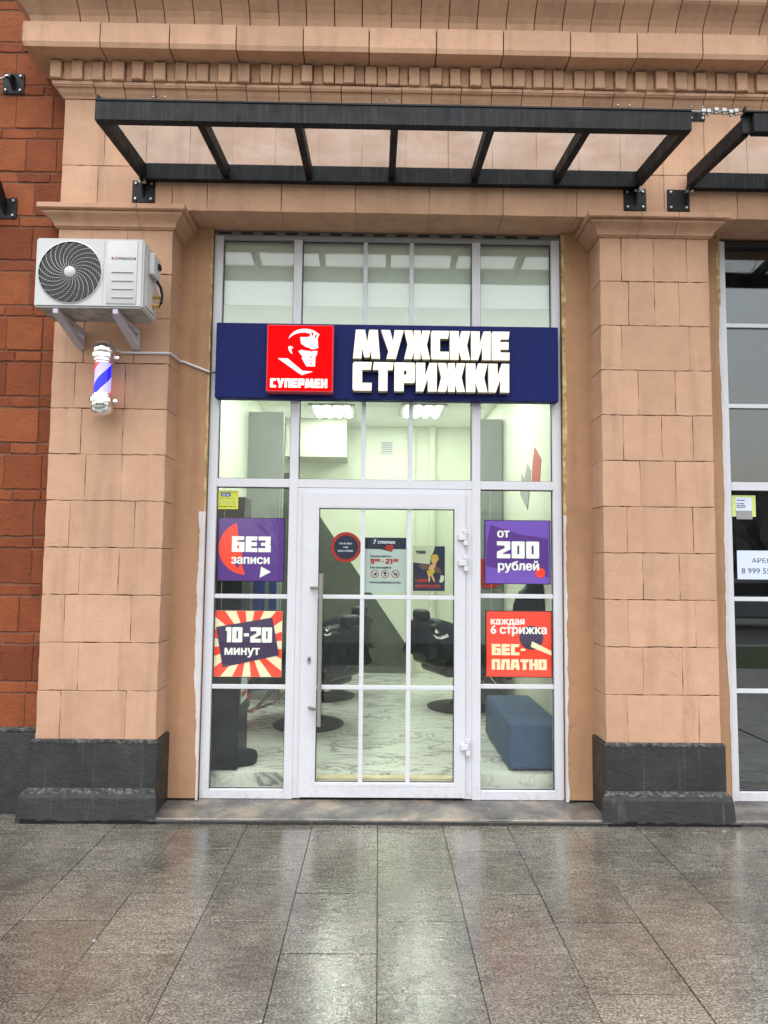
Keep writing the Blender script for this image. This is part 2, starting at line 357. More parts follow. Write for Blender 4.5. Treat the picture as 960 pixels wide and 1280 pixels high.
def rough_slab(bm, x0, x1, z0, z1, y0, y1, jit=.0015, ch=.004, nx=6, nz=4):
    """a block seen from -y: front outline uneven, chamfered arris"""
    pts = []
    for i in range(nx): pts.append((x0+(x1-x0)*i/nx, z0))
    for i in range(nz): pts.append((x1, z0+(z1-z0)*i/nz))
    for i in range(nx): pts.append((x1-(x1-x0)*i/nx, z1))
    for i in range(nz): pts.append((x0, z1-(z1-z0)*i/nz))
    cx, cz = (x0+x1)/2, (z0+z1)/2; J = lambda: random.uniform(-jit, jit)
    back, mid, fr = [], [], []
    for p in pts:
        a, b = p[0]+J(), p[1]+J(); k = ch*random.uniform(.6, 1.6)
        sx = (1 if p[0] < cx-1e-6 else -1 if p[0] > cx+1e-6 else 0)*(1 if abs(p[0]-x0) < 1e-6 or abs(p[0]-x1) < 1e-6 else 0)
        sz = (1 if p[1] < cz-1e-6 else -1 if p[1] > cz+1e-6 else 0)*(1 if abs(p[1]-z0) < 1e-6 or abs(p[1]-z1) < 1e-6 else 0)
        back.append(bm.verts.new((p[0], y1, p[1]))); mid.append(bm.verts.new((a, y0+k, b))); fr.append(bm.verts.new((a+sx*k, y0, b+sz*k)))
    n = len(pts); bm.faces.new(fr)
    for A, Bq in ((back, mid), (mid, fr)):
        for i in range(n): bm.faces.new((A[i], A[(i+1) % n], Bq[(i+1) % n], Bq[i]))
def slab_obj(name, x0, x1, z0, z1, y0, y1, m, parent, jit=.0015, ch=.004):
    bm = bmesh.new(); rough_slab(bm, x0, x1, z0, z1, y0, y1, jit, ch); return link(name, bm_me(bm), m, parent)

# lettering -----------------------------------------------------------------
GL = {
 'М': (1.28, [[(0,0),(.10,1),(.42,1),(.52,.50),(.60,1),(.90,1),(1,0),(.69,0),(.68,.42),(.60,.04),(.42,.04),(.33,.42),(.30,0)]]),
 'У': (1.05, [[(0,1),(.38,1),(.54,.55),(.62,1),(1,1),(.66,0),(.25,0),(.34,.26)]]),
 'Ж': (1.22, [[(0,1),(.29,1),(.38,.60),(.38,1),(.62,1),(.62,.60),(.71,1),(1,1),(.87,.5),(1,0),(.71,0),(.62,.40),(.62,0),(.38,0),(.38,.40),(.29,0),(0,0),(.13,.5)]]),
 'С': (.84, [[(0,.06),(0,.94),(.06,1),(1,1),(.95,.74),(.48,.74),(.48,.26),(1,.26),(1,0),(.06,0)]]),
 'К': (.96, [[(0,0),(0,1),(.42,1),(.42,.6),(.58,1),(1,1),(.84,.5),(1,0),(.58,0),(.42,.4),(.42,0)]]),
 'И': (.92, [[(0,0),(0,1),(.42,1),(.42,.48),(.66,1),(1,1),(1,0),(.58,0),(.58,.52),(.34,0)]]),
 'Е': (.84, [[(0,0),(0,.94),(.06,1),(1,1),(.95,.74),(.48,.74),(.48,.63),(.95,.63),(.95,.38),(.48,.38),(.48,.26),(1,.26),(1,0)]]),
 'Т': (.92, [[(.29,0),(.29,.74),(0,.74),(.05,1),(1,1),(.96,.74),(.71,.74),(.71,0)]]),
 'Р': (.92, [[(0,0),(0,1),(.94,1),(1,.95),(1,.34),(.94,.29),(.44,.29),(.44,0)], [(.44,.57),(.60,.57),(.60,.73),(.44,.73)]]),
 'П': (.9, [[(0,0),(0,1),(1,1),(1,0),(.6,0),(.6,.74),(.4,.74),(.4,0)]]),
 'Н': (.9, [[(0,0),(0,1),(.4,1),(.4,.62),(.6,.62),(.6,1),(1,1),(1,0),(.6,0),(.6,.38),(.4,.38),(.4,0)]]),
 'Л': (.98, [[(0,0),(.12,1),(1,1),(1,0),(.62,0),(.62,.74),(.47,.74),(.38,0)]]),
 'А': (1.0, [[(0,0),(.14,1),(.86,1),(1,0),(.64,0),(.61,.22),(.39,.22),(.36,0)], [(.43,.44),(.57,.44),(.54,.74),(.46,.74)]]),
 'О': (.9, [[(0,.05),(0,.95),(.06,1),(.94,1),(1,.95),(1,.05),(.94,0),(.06,0)], [(.42,.25),(.58,.25),(.58,.75),(.42,.75)]]),
 'Б': (.9, [[(0,0),(0,1),(.96,1),(.96,.76),(.42,.76),(.42,.64),(1,.64),(1,0)], [(.42,.22),(.58,.22),(.58,.42),(.42,.42)]]),
 'З': (.88, [[(0,1),(.98,1),(.98,.56),(.9,.5),(1,.44),(1,0),(0,0),(0,.25),(.56,.25),(.56,.4),(.2,.4),(.2,.6),(.56,.6),(.56,.75),(0,.75)]]),
 'В': (.9, [[(0,0),(0,1),(.95,1),(.95,.56),(.88,.5),(1,.44),(1,0)], [(.42,.2),(.58,.2),(.58,.4),(.42,.4)], [(.42,.62),(.55,.62),(.55,.8),(.42,.8)]]),
 'Я': (.9, [[(1,0),(1,1),(0,1),(0,.35),(.1,.33),(0,0),(.4,0),(.5,.3),(.58,.3),(.58,0)], [(.42,.55),(.58,.55),(.58,.75),(.42,.75)]]),
 '2': (.92, [[(0,1),(1,1),(1,.52),(.44,.30),(.44,.25),(1,.25),(1,0),(0,0),(0,.38),(.58,.60),(.58,.75),(0,.75)]]),
 '1': (.52, [[(0,.76),(.12,1),(1,1),(1,0),(.30,0),(.30,.76)]]),
 '9': (.9, [[(0,.35),(0,1),(1,1),(1,0),(0,0),(0,.24),(.58,.24),(.58,.35)], [(.42,.58),(.58,.58),(.58,.76),(.42,.76)]]),
 '-': (.55, [[(.1,.40),(.1,.60),(.9,.60),(.9,.40)]]),
}
GL['0'] = GL['О']
def curve_mesh(polys, extrude, bevel=0):
    cu = bpy.data.curves.new('glyph', 'CURVE'); cu.dimensions = '2D'; cu.fill_mode = 'BOTH'; cu.extrude = extrude; cu.bevel_depth = bevel; cu.bevel_resolution = 1
    for pts in polys:
        s = cu.splines.new('POLY'); s.points.add(len(pts)-1); s.use_cyclic_u = True
        for q, p in zip(s.points, pts): q.co = (p[0], p[1], 0, 1)
    return conv(cu)
def conv(cu):
    o = bpy.data.objects.new('glyph', cu); C.objects.link(o); bpy.context.view_layer.update()
    dg = bpy.context.evaluated_depsgraph_get()
    me = bpy.data.meshes.new_from_object(o.evaluated_get(dg)); bpy.data.objects.remove(o); bpy.data.curves.remove(cu)
    return me
def stand(me, y, dep=0):           # local xy -> world xz, facing -y
    for v in me.vertices: v.co = (v.co.x, y - v.co.z, v.co.y)
    me.materials.clear(); return me
def block_text(txt, x0, x1, z0, z1, y, ext, m, parent, name='letter', gap=.10, slant=0, side=None, join=True, bevel=0):
    tot = sum(GL[c][0] for c in txt) + gap*(len(txt)-1); k = (x1-x0)/tot; h = z1-z0; x = x0; polys = []; out = []
    for c in txt:
        wd = GL[c][0]*k
        ps = [[(x+p[0]*wd+slant*p[1]*h, z0+p[1]*h) for p in poly] for poly in GL[c][1]]
        if join: polys += ps
        else: polys = ps
        x += wd + gap*k
        if not join:
            me = stand(curve_mesh(polys, ext, bevel), y); me.materials.append(MT[m])
            if side:
                me.materials.append(MT[side])
                for p in me.polygons:
                    if p.normal.y > -.9: p.material_index = 1
            out.append(link(name, me, None, parent))
    if join: out.append(link(name, stand(curve_mesh(polys, ext, bevel), y), m, parent))
    return out
def font_text(txt, x0, x1, zb, y, m, parent, name='lettering', bold=.02, hgt=None, ext=.0008):
    cu = bpy.data.curves.new('txt', 'FONT'); cu.body = txt; cu.size = 1; cu.extrude = 0; cu.resolution_u = 3
    me = conv(cu)
    if not me.vertices: return None
    xs = [v.co.x for v in me.vertices]; ys = [v.co.y for v in me.vertices]
    k = (x1-x0)/(max(xs)-min(xs)); ky = k if hgt is None else hgt/(max(ys)-min(ys)); xm = min(xs)
    polys = [list(p.vertices) for p in me.polygons]
    if 'н' in txt:                                          # this glyph fills wrongly: rebuild it from its two stems and bar
        par = list(range(len(me.vertices)))
        def root(i):
            while par[i] != i: i = par[i]
            return i
        for p in polys:
            for q in p[1:]: par[root(q)] = root(p[0])
        isl = {}
        for i in range(len(par)): isl.setdefault(root(i), []).append(i)
        for g in isl.values():
            X_ = sorted({round(me.vertices[i].co.x, 2) for i in g}); Y_ = sorted({round(me.vertices[i].co.y, 2) for i in g})
            if len(g) == 12 and len(Y_) == 4 and Y_[2]-Y_[1] < .12:
                xm_ = (X_[0]+X_[-1])/2; X_ = [X_[0], max(x for x in X_ if x < xm_), min(x for x in X_ if x > xm_), X_[-1]]
                gs = set(g); polys = [p for p in polys if p[0] not in gs]
                V = lambda x, y: min(g, key=lambda i: abs(me.vertices[i].co.x-x)+abs(me.vertices[i].co.y-y))
                for sd2 in ((0, 1), (2, 3)): polys.append([V(X_[sd2[0]], Y_[0]), V(X_[sd2[1]], Y_[0]), V(X_[sd2[1]], Y_[3]), V(X_[sd2[0]], Y_[3])])
                polys.append([V(X_[1], Y_[1]), V(X_[2], Y_[1]), V(X_[2], Y_[2]), V(X_[1], Y_[2])])
    vs, fs = [], []; o = bold*1.6
    sh = [(0, 0), (o, 0), (-o, 0), (0, o*.6), (0, -o*.6), (o*.6, o*.5), (-o*.6, o*.5), (o*.6, -o*.5), (-o*.6, -o*.5)] if bold > .006 else [(0, 0)]
    for i, (dx, dy) in enumerate(sh):                       # heavier strokes: the outline laid over itself, slightly shifted
        b0 = len(vs); vs += [(x0+(v.co.x+dx-xm)*k, y-.0004-.00006*i, zb+(v.co.y+dy)*ky) for v in me.vertices]
        fs += [[b0+q for q in p] for p in polys]
    return link(name, pydata(vs, fs), m, parent)
def flat(name, pts, y, m, parent, th=.0012):       # a flat printed patch, polygon in (x,z), front at y
    return link(name, prism_me(pts, y, y+th), m, parent)
def disc_pts(cx, cz, r, n=32, a0=0, a1=2*math.pi): return [(cx+r*math.cos(a0+(a1-a0)*i/n), cz+r*math.sin(a0+(a1-a0)*i/n)) for i in range(n + (0 if a1-a0 > 6.28 else 1))]
def scribble(x0, x1, z, h, y, m, parent, words=1):   # lettering too small to read: a row of tiny upright strokes
    bm = bmesh.new(); x = x0
    while x < x1-.003:
        wv = random.uniform(.003, .006); add_box(bm, x, min(x+wv, x1), y-.0006, y, z, z+h*random.uniform(.8, 1)); x += wv + random.choice([.0012, .0015, .002, .006])
    return link('lettering', bm_me(bm), m, parent)

# ------------------------------------------------------------------ facade
NX0 = U(903.5, 640, .28)[0]
GY = .28                                  # front of the shop-window frames
XL1, XL2, XR1, XR2 = -2.181, -1.406, 1.525, 2.277
ZB, ZT, ZS = .4945, 3.907, 4.05          # plinth top, underside of the capitals, soffit
bld = thing('shop_building', 'beige stone and red brick shop building with pilasters, cornice and black plinth', 'building', (0, .4, 0))
J = .003
def pilaster(xa, xb, inner):
    core = B('pilaster', xa+.012, xb-.012, .012, .30, ZB-.02, ZT+.02, 'mortar', bld, 0)
    n = 11; h = (ZT-ZB)/n
    A = [[.31, .645], [.20, .79], [.33, .66], [.19, .80], [.30, .64], [.21, .78], [.33, .665], [.2, .77], [.27, .5, .74], [.25, .5, .73], [.19, .5, .80]]
    if inner == 'L': A = [[.2, .75], [.33, .66], [.19, .76], [.31, .64], [.2, .76], [.32, .64], [.28, .62], [.2, .62], [.26, .7], [.2, .5, .8], [.3, .6]]
    else: A = [[.19, .81], [.34, .67], [.2, .8], [.35, .68], [.2, .81], [.33, .66], [.19, .54, .81], [.33, .66], [.19, .8], [.25, .5, .73], [.19, .5, .8]]
    for i in range(n):
        z0 = ZB+i*h; cuts = [0]+[a+random.uniform(-.012, .012) for a in A[i]]+[1]
        for k in range(len(cuts)-1):
            x0 = xa+(xb-xa)*cuts[k]+J*.3; x1 = xa+(xb-xa)*cuts[k+1]-J*.3
            corner = (inner == 'L' and k == len(cuts)-2) or (inner == 'R' and k == 0)
            pass
            d = random.uniform(-.0015, .0015)
            slab_obj('block', x0 + (-J*.3 if k == 0 else 0), x1+(J*.3 if k == len(cuts)-2 else 0), z0+J*.7, z0+h-J*.7, d, .245 if corner else .06, 'stucco', core, .0026, .0022)
    return core
pL = pilaster(XL1, XL2, 'L'); pR = pilaster(XR1, XR2, 'R')

def swept(prof, xa, xb, ml=0, mr=0, base=0):
    """moulding stone: profile (projection, z) swept along x; ml/mr = 1 mitres that end outwards"""
    n = len(prof); vs = []
    for o, z in prof: vs.append((xa-ml*o, base-o, z))
    for o, z in prof: vs.append((xb+mr*o, base-o, z))
    fs = [(i, (i+1) % n, n+(i+1) % n, n+i) for i in range(n)] + [tuple(range(n))[::-1], tuple(range(n, 2*n))]
    bm = bmesh.new(); bv = [bm.verts.new(v) for v in vs]
    for f in fs: bm.faces.new([bv[i] for i in f])
    return bm_me(bm)
def swept_side(prof, x, ya, yb, sgn, base=0):
    """return of the moulding along y on the side at x (sgn -1 left, 1 right); front end mitred"""
    n = len(prof); vs = [(x+sgn*o, base-o, z) for o, z in prof] + [(x+sgn*o, yb, z) for o, z in prof]
    bm = bmesh.new(); bv = [bm.verts.new(v) for v in vs]
    for f in [(i, (i+1) % n, n+(i+1) % n, n+i) for i in range(n)] + [tuple(range(n)), tuple(range(n, 2*n))]: bm.faces.new([bv[i] for i in f])
    return bm_me(bm)
zc1 = U(150, 253.5, -.1)[1]; kc = (zc1-ZT)/.198
CAP = [(o, ZT+kc*h) for o, h in ((-.03, 0), (.010, 0), (.012, .012), (.024, .014), (.025, .028), (.029, .045), (.038, .064), (.053, .084), (.068, .098), (.079, .110), (.083, .122), (.083, .130), (.072, .131), (.072, .138), (.100, .141), (.106, .147), (.106, .190), (.098, .198), (-.03, .198))]
for core, xa, xb, cuts in ((pL, XL1, XL2, [.72]), (pR, XR1, XR2, [.34, .68])):
    cc = [0]+cuts+[1]
    for k in range(len(cc)-1):
        x0 = xa+(xb-xa)*cc[k]; x1 = xa+(xb-xa)*cc[k+1]; ml = 1 if k == 0 else 0; mr = 1 if k == len(cc)-2 else 0
        link('capital_stone', swept(CAP, x0+(0 if ml else .0015), x1-(0 if mr else .0015), ml, mr), 'stucco', core)
    link('capital_stone', swept_side(CAP, xa, 0, .27 if core is pR else .118, -1), 'stucco', core)
    link('capital_stone', swept_side(CAP, xb, 0, .27, 1), 'stucco', core)

XE = 4.2                                   # the facade runs on to the right
frieze = B('frieze', XL1+.012, XE, .014, .27, ZS+.008, 4.86, 'mortar', bld, 0)
def course(z0, z1, xs, y0=0, y1=.06, parent=frieze, m='stucco', name='block'):
    for a, b in zip(xs, xs[1:]): slab_obj(name, a+J*.5, b-J*.5, z0+J*.6, z1-J*.6, y0+random.uniform(-.0015, .0015), y1, m, parent, .002, .0022)
zA = 4.36
xs = [XL1, -1.99]; x = -1.92
xs = [XL1, -1.93, -1.42, -1.18, -.67, -.16, .35, .86, 1.37, 1.70, 1.98, 2.49, 3.0, 3.51, XE]
course(ZS, zA, xs, 0, .26)
zM = U(480, 131, 0)[1]                     # underside of the bed moulding
xs = [XL1, -1.895]; x = -1.895
while x < XE-.3: x += .298+random.uniform(-.012, .012); xs.append(x)
course(zA, zM, xs)
# --- cornice
zD0 = U(480, 109, -.06)[1]; zD1 = U(480, 82, -.085)[1]; zC0 = U(480, 60.5, -.205)[1]; zC1 = U(480, 34, -.205)[1]; zU1 = zC1+.30
cor = B('cornice', XL1+.02, XE, .004, .27, zM+.004, zU1+.2, 'mortar', bld, 0)
MO = [(-.02, zM), (.006, zM), (.012, zM+.012), (.026, zM+.03), (.04, zM+.055), (.052, zD0-.03), (.058, zD0-.022), (.062, zD0-.02), (.064, zD0), (-.02, zD0)]
def run(prof, pitch, name, corner_first, jit=.01, gap=.004, side_y=.118):
    x = XL1; first = True
    while x < XE:
        wv = corner_first if first else pitch+random.uniform(-jit, jit); dz = random.uniform(-.002, .002)
        pr = [(o+(random.uniform(-.002, .002) if o > 0 else 0), z+dz) for o, z in prof]
        link(name, swept(pr, x+(0 if first else gap*.5), min(x+wv, XE)-gap*.5, 1 if first else 0, 0), 'stucco', cor)
        x += wv; first = False
    link(name, swept_side(prof, XL1, 0, side_y, -1), 'stucco', cor)
run(MO, .212, 'moulding_stone', .22, .01, .006)
# recessed course behind the dentils, then the dentils
x = XL1-.07
while x < XE:
    wv = .076+random.uniform(-.006, .006); zz = random.uniform(-.006, .006); yy = -.084+random.uniform(-.006, .006); nxt = x+.1435+random.uniform(-.008, .008)
    slab_obj('dentil', x, x+wv, zD0+.006+max(zz, -.003), zD1+random.uniform(-.006, .004), yy, -.01, 'stucco', cor, .0022, .0035)
    slab_obj('bed_stone', x+wv+.004, nxt-.004, zD0+.012+max(zz, 0), zD1+.01, -.060+random.uniform(-.009, .006), -.01, 'stucco', cor, .003, .004); x = nxt
CO = [(-.02, zD1+.008), (.085, zD1+.008), (.195, min(zC0, zD1+.008)-.002), (.205, zC0+.006), (.205, zC1-.006), (.197, zC1), (-.02, zC1)]
run(CO, .452, 'corona_stone', .31, .012, .008, .125)
UP = [(-.02, zC1+.004), (.165, zC1+.004), (.172, zC1+.03), (.183, zC1+.06), (.203, zC1+.09), (.235, zC1+.12), (.272, zC1+.15), (.285, zC1+.165), (.285, zC1+.20), (-.02, zC1+.20)]
run(UP, .192, 'cyma_stone', .16, .006, .007, .125)
link('gutter', swept([(-.02, zC1+.204), (.31, zC1+.204), (.31, zC1+.222), (-.02, zC1+.235)], XL1, XE, 1, 0), 'gutter', cor)
# wall above the cornice
B('upper_wall', XL1, XE, .14, .4, zU1+.205, zU1+.9, 'brick', bld, 0)
# --- brick wall, left
bw = B('brick_wall', -4.2, XL1+.02, .1245, .45, .3, 6.2, 'brickmortar', bld, 0)
zref = U(30, 866, .12)[1]; ztop9 = U(30, 339, .12)[1]; per = (ztop9-zref)/9
i = -2
brick_tpl = []
while zref+i*per < 6.0:
    zt0 = zref+i*per                       # bottom of a thin course
    for z0, z1, wn_ in ((zt0, zt0+.072, .21), (zt0+.078, zt0+per-.006, .232)):
        if z0 < .53 or z1 > 6.15:
            if z1 < .53 or z1 > 6.15: continue
            z0 = max(z0, .53)
        x = XL1-.004 - random.choice([.09, .13, .2, .232]) ; e = XL1-.001
        while e > -4.15:
            x = max(x, -4.2)
            if z1-z0 > .01: slab_obj('brick', x+.003, e-.003, z0+.003, z1-.003, .118+random.uniform(-.004, .003), .16, 'brick', bw, .003, .004)
            e = x; x -= wn_+random.uniform(-.035, .045)
    i += 1
# --- plinths
def plinth(xa, xb, y_face, y_foot, zt, ledge, side=True, y1=.3):
    b = B('plinth', xa, xb, y_face, y1, -.03, zt, 'plinth', bld, .006)
    return b
def plinth_block(xa, xb, dl, dr):
    zt = .492
    # upper block, then the wider foot with a sloping worn ledge
    up_ = [(xa-.02*dl, -.02), (xb+.02*dr, -.02), (xb+.02*dr, .30), (xa-.02*dl, .30)]
    bm = bmesh.new()
    add_box(bm, xa-.02, xb+.02, -.024, .302, .0, zt)
    bmesh.ops.bevel(bm, geom=bm.edges[:], offset=.006, segments=1, affect='EDGES')
    p = link('plinth', bm_me(bm), 'plinth', bld)
    me = swept([(-.20, -.02), (.072, -.02), (.056, .150), (.048, .176), (-.20, .176)], xa-.015, xb+.008, .7, .5, -.018)
    link('foot', me, 'plinth', p)
    me = swept([(-.20, .1765), (.048, .1765), (.040, .184), (.016, .196), (.006, .198), (-.20, .198)], xa-.012, xb+.006, .7, .5, -.018)
    link('chipped_ledge', me, 'chip', p)
    link('chipped_edge', swept([(-.02, zt-.012), (.0275, zt-.012), (.026, zt+.001), (.014, zt+.008), (-.02, zt+.008)], xa, xb, .75, .75, 0), 'chip', p)
    bm = bmesh.new()
    x = xa-.03                                              # ragged dark tar line along the pavement
    while x < xb+.03:
        wv = random.uniform(.03, .09); add_box(bm, x, x+wv, -.0935, -.089, -.01, random.uniform(.012, .028)); x += wv
    link('tar_line', bm_me(bm), 'plainblack', p)
plinth_block(XL1, XL2, 1, 1); plinth_block(XR1, XR2, 1, 1)
pw = B('plinth', -4.2, XL1-.03, .085, .3, -.03, .515, 'plinth', bld, .006)
link('chipped_edge', box_me(-4.2, XL1-.03, .083, .135, .517, .545, .006), 'chip', pw)
# --- jambs, soffit, step
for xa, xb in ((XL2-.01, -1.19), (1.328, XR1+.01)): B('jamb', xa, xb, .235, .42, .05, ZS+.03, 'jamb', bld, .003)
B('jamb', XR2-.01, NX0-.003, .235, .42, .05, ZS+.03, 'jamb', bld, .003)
B('soffit', XL2, XE, .262, .45, ZS+.002, ZS+.10, 'stucco', bld, .003)
for xa, xb in ((XL2+.04, XR1-.04), (XR2+.05, XE)):
    st = link('threshold_step', box_me(xa-.05, xb+.05, -.085, .42, -.03, .034, .006), 'step', bld)
    link('tar_face', box_me(xa-.05, xb+.05, -.092, -.0855, -.03, .022, .003), 'plinth', st)
def ragged_strip(x_in, sgn, zs, widths, y, m, parent, name):
    """uneven strip between frame edge x_in and the plaster (sgn: direction away from the glass)"""
    n = 70; z0, z1 = zs; a, b = [], []
    wv = widths[0]
    for i in range(n+1):
        z = z0+(z1-z0)*i/n; wv += random.uniform(-.006, .006); wv = min(max(wv, widths[0]), widths[1])
        a.append((x_in, z)); b.append((x_in+sgn*wv, z))
    bm = bmesh.new()
    for i in range(n):
        q = [a[i], b[i], b[i+1], a[i+1]]
        f = [bm.verts.new((p[0], y, p[1])) for p in q]; k = [bm.verts.new((p[0], y+.02, p[1])) for p in q]
        bm.faces.new(f)
        for e in range(4): bm.faces.new((f[e], f[(e+1) % 4], k[(e+1) % 4], k[e]))
    bmesh.ops.remove_doubles(bm, verts=bm.verts[:], dist=1e-5)
    return link(name, bm_me(bm), m, parent)
for xi, sg in ((-1.186, -1), (1.324, 1), (NX0+.002, -1)):
    split = U(260, 640, GY)[1] if sg*xi > 0 and xi < 2 else U(900, 385, GY)[1]
    ragged_strip(xi, sg, (.04, split), (.012, .045), .2315, 'plaster_white', bld, 'plaster_patch')
    ragged_strip(xi, sg, (split, ZS-.01), (.006, .030), .2325, 'foam', bld, 'foam_seam')

# ------------------------------------------------------------------ main shop front
sf = thing('shopfront', 'white framed glazed shop front with a central glass door under a beige lintel', 'shopfront', (.07, GY, .034))
gx0, gx1, gz0, gz1 = -1.185, 1.323, .036, 4.03
FY0, FY1 = GY, GY+.07
xm = {k: U(k, 450, GY)[0] for k in (365, 375.5, 590, 600.5)}
mL0, mL1, mR0, mR1 = xm[365], xm[375.5], xm[590], xm[600.5]
zt0, zt1 = U(480, 610.5, GY)[1], U(480, 600, GY)[1]
# frame members butt end to end; mullions run full height
B('frame_post', gx0, gx0+.062, FY0, FY1, gz0, gz1, 'pvc', sf); B('frame_post', gx1-.062, gx1, FY0, FY1, gz0, gz1, 'pvc', sf)
B('mullion', mL0, mL1, FY0-.004, FY1, gz0, gz1-.04, 'pvc', sf); B('mullion', mR0, mR1, FY0-.004, FY1, gz0, gz1-.04, 'pvc', sf)
B('frame_head', gx0+.062, gx1-.062, FY0, FY1, gz1-.04, gz1, 'papergrey', sf)
# branded protective film strip left along the head: plain grey dashes
fs_ = B('film_strip', gx0+.01, gx1-.01, FY0-.004, FY0-.0005, gz1-.016, gz1+.016, 'filmgrey', sf, 0)
bm = bmesh.new(); x = gx0+.03
while x < gx1-.1:
    add_box(bm, x, x+.09, FY0-.0055, FY0-.0045, gz1-.008, gz1+.008); x += .16
link('film_print', bm_me(bm), 'dark', fs_)
for xa, xb in ((gx0+.062, mL0), (mR1, gx1-.062)): B('sill_rail', xa, xb, FY0, FY1, gz0, gz0+.06, 'pvc', sf)
for xa, xb in ((gx0+.062, mL0), (mL1, mR0), (mR1, gx1-.062)): B('transom', xa, xb, FY0-.002, FY1, zt0, zt1, 'pvc', sf)
def pane(xa, xb, za, zb, parent=sf, y=GY+.035, m='glass'):
    p = B('pane', xa-.004, xb+.004, y, y+.012, za-.004, zb+.004, m, parent, 0)
    g = .006; bm = bmesh.new()
    for q in ((xa, xa+g, za, zb), (xb-g, xb, za, zb), (xa+g, xb-g, za, za+g), (xa+g, xb-g, zb-g, zb)): add_box(bm, q[0], q[1], y-.006, y-.001, q[2], q[3])
    link('gasket', bm_me(bm), 'seal', parent)
    return p
zs0, zs1 = 2.785, 3.375                     # zone behind the signboard
bx = [U(455.5, 450, GY)[0], U(514, 450, GY)[0]]
bays = ((gx0+.062, mL0), (mL1, mR0), (mR1, gx1-.062))
for xa, xb in bays:
    pane(xa, xb, zs1-.06, gz1-.04, m='glass3'); pane(xa, xb, zt1, zs0+.03)
    B('panel', xa, xb, FY0+.02, FY1, zs0+.03, zs1-.06, 'pvc', sf, 0)
for b_ in bx:
    B('glazing_bar', b_-.016, b_+.016, GY+.022, GY+.034, zs1-.06, gz1-.04, 'pvc2', sf); B('glazing_bar', b_-.016, b_+.016, GY+.022, GY+.034, zt1, zs0+.03, 'pvc2', sf)
for xa, xb, sx in ((gx0+.062, mL0, 310), (mR1, gx1-.062, 648)):
    pane(xa, xb, gz0+.06, zt0)
    for py in (745.5, 859): z = U(sx, py, GY)[1]; B('glazing_bar', xa, xb, GY+.018, GY+.034, z-.015, z+.015, 'pvc2', sf)
# door frame and leaf
zd1 = zt0-.002
B('door_jamb', mL1, mL1+.055, FY0-.001, FY1, gz0+.005, zd1, 'pvc', sf); B('door_jamb', mR0-.062, mR0, FY0-.001, FY1, gz0+.005, zd1, 'pvc', sf)
B('door_head', mL1+.055, mR0-.062, FY0-.001, FY1, zd1-.045, zd1, 'pvc', sf)
dx0, dx1, dz0, dz1 = mL1+.045, mR0-.050, .055, zd1-.035
hx0, hx1 = U(396.5, 800, GY)[0], U(567.5, 800, GY)[0]; hz0, hz1 = U(480, 978, GY)[1], U(480, 636, GY)[1]
bm = bmesh.new()
for q in ((dx0, hx0, dz0, dz1), (hx1, dx1, dz0, dz1), (hx0, hx1, dz0, hz0), (hx0, hx1, hz1, dz1)): add_box(bm, q[0], q[1], GY-.022, GY+.04, q[2], q[3])
door = link('door', bm_me(bm), 'pvc', sf); door['label'] = 'white framed glass door'
pane(hx0, hx1, hz0, hz1, door, GY+.012)
bm = bmesh.new()
for q in ((hx0-.018, hx0-.012, hz0-.018, hz1+.018), (hx1+.012, hx1+.018, hz0-.018, hz1+.018), (hx0-.012, hx1+.012, hz1+.012, hz1+.018), (hx0-.012, hx1+.012, hz0-.018, hz0-.012)): add_box(bm, q[0], q[1], GY-.024, GY-.021, q[2], q[3])
link('glazing_bead', bm_me(bm), 'pvc2', door)
for px in (452, 510.5): X = U(px, 800, GY)[0]; B('glazing_bar', X-.015, X+.015, GY-.004, GY+.011, hz0, hz1, 'pvc2', door)
for py in (746.5, 859.5): z = U(480, py, GY)[1]; B('glazing_bar', hx0, hx1, GY-.006, GY+.011, z-.014, z+.014, 'pvc2', door)
hX, hzt = U(401.5, 717, GY-.09); hzb = U(399, 908, GY-.09)[1]
hd = link('pull_handle', tube_me([(hX, GY-.09, hzb), (hX, GY-.09, hzt)], .0155, 14), 'steel', door)
for py in (735, 886):
    z = U(390, py, GY-.06)[1]
    link('handle_post', tube_me([(hX, GY-.09, z), (hX-.05, GY-.055, z), (hX-.075, GY-.021, z)], .011, 10), 'steel', door)
lx, lz = U(386.5, 825, GY-.02)
lk = link('lock', prism_me([(lx+.014*math.cos(a)*1.0, lz+.026*math.sin(a)) for a in [i*math.pi/10 for i in range(20)]], GY-.028, GY-.02), 'papergrey', door)
link('keyhole', prism_me(disc_pts(lx, lz+.004, .007, 12), GY-.031, GY-.027), 'dark', door)
for px, py in ((580.5, 672), (581, 704), (583.5, 934)):
    X, z = U(px, py, GY-.03); bm = bmesh.new()
    add_box(bm, X-.010, X+.020, GY-.045, GY-.018, z+.024, z+.056); add_box(bm, X-.045, X+.012, GY-.047, GY-.016, z-.019, z+.022); add_box(bm, X-.008, X+.024, GY-.045, GY-.018, z-.056, z-.021)
    bmesh.ops.bevel(bm, geom=bm.edges[:], offset=.003, segments=1, affect='EDGES'); link('hinge', bm_me(bm), 'pvc', door)
B('door_threshold', mL1, mR0, FY0+.0, FY1+.06, .033, .052, 'plainblack', sf, .002)
z = U(500, 972, GY+.1)[1]
B('wooden_sill', mL1+.02, mR0-.02, FY1+.005, .425, .05, .158, 'wood', sf, .004)

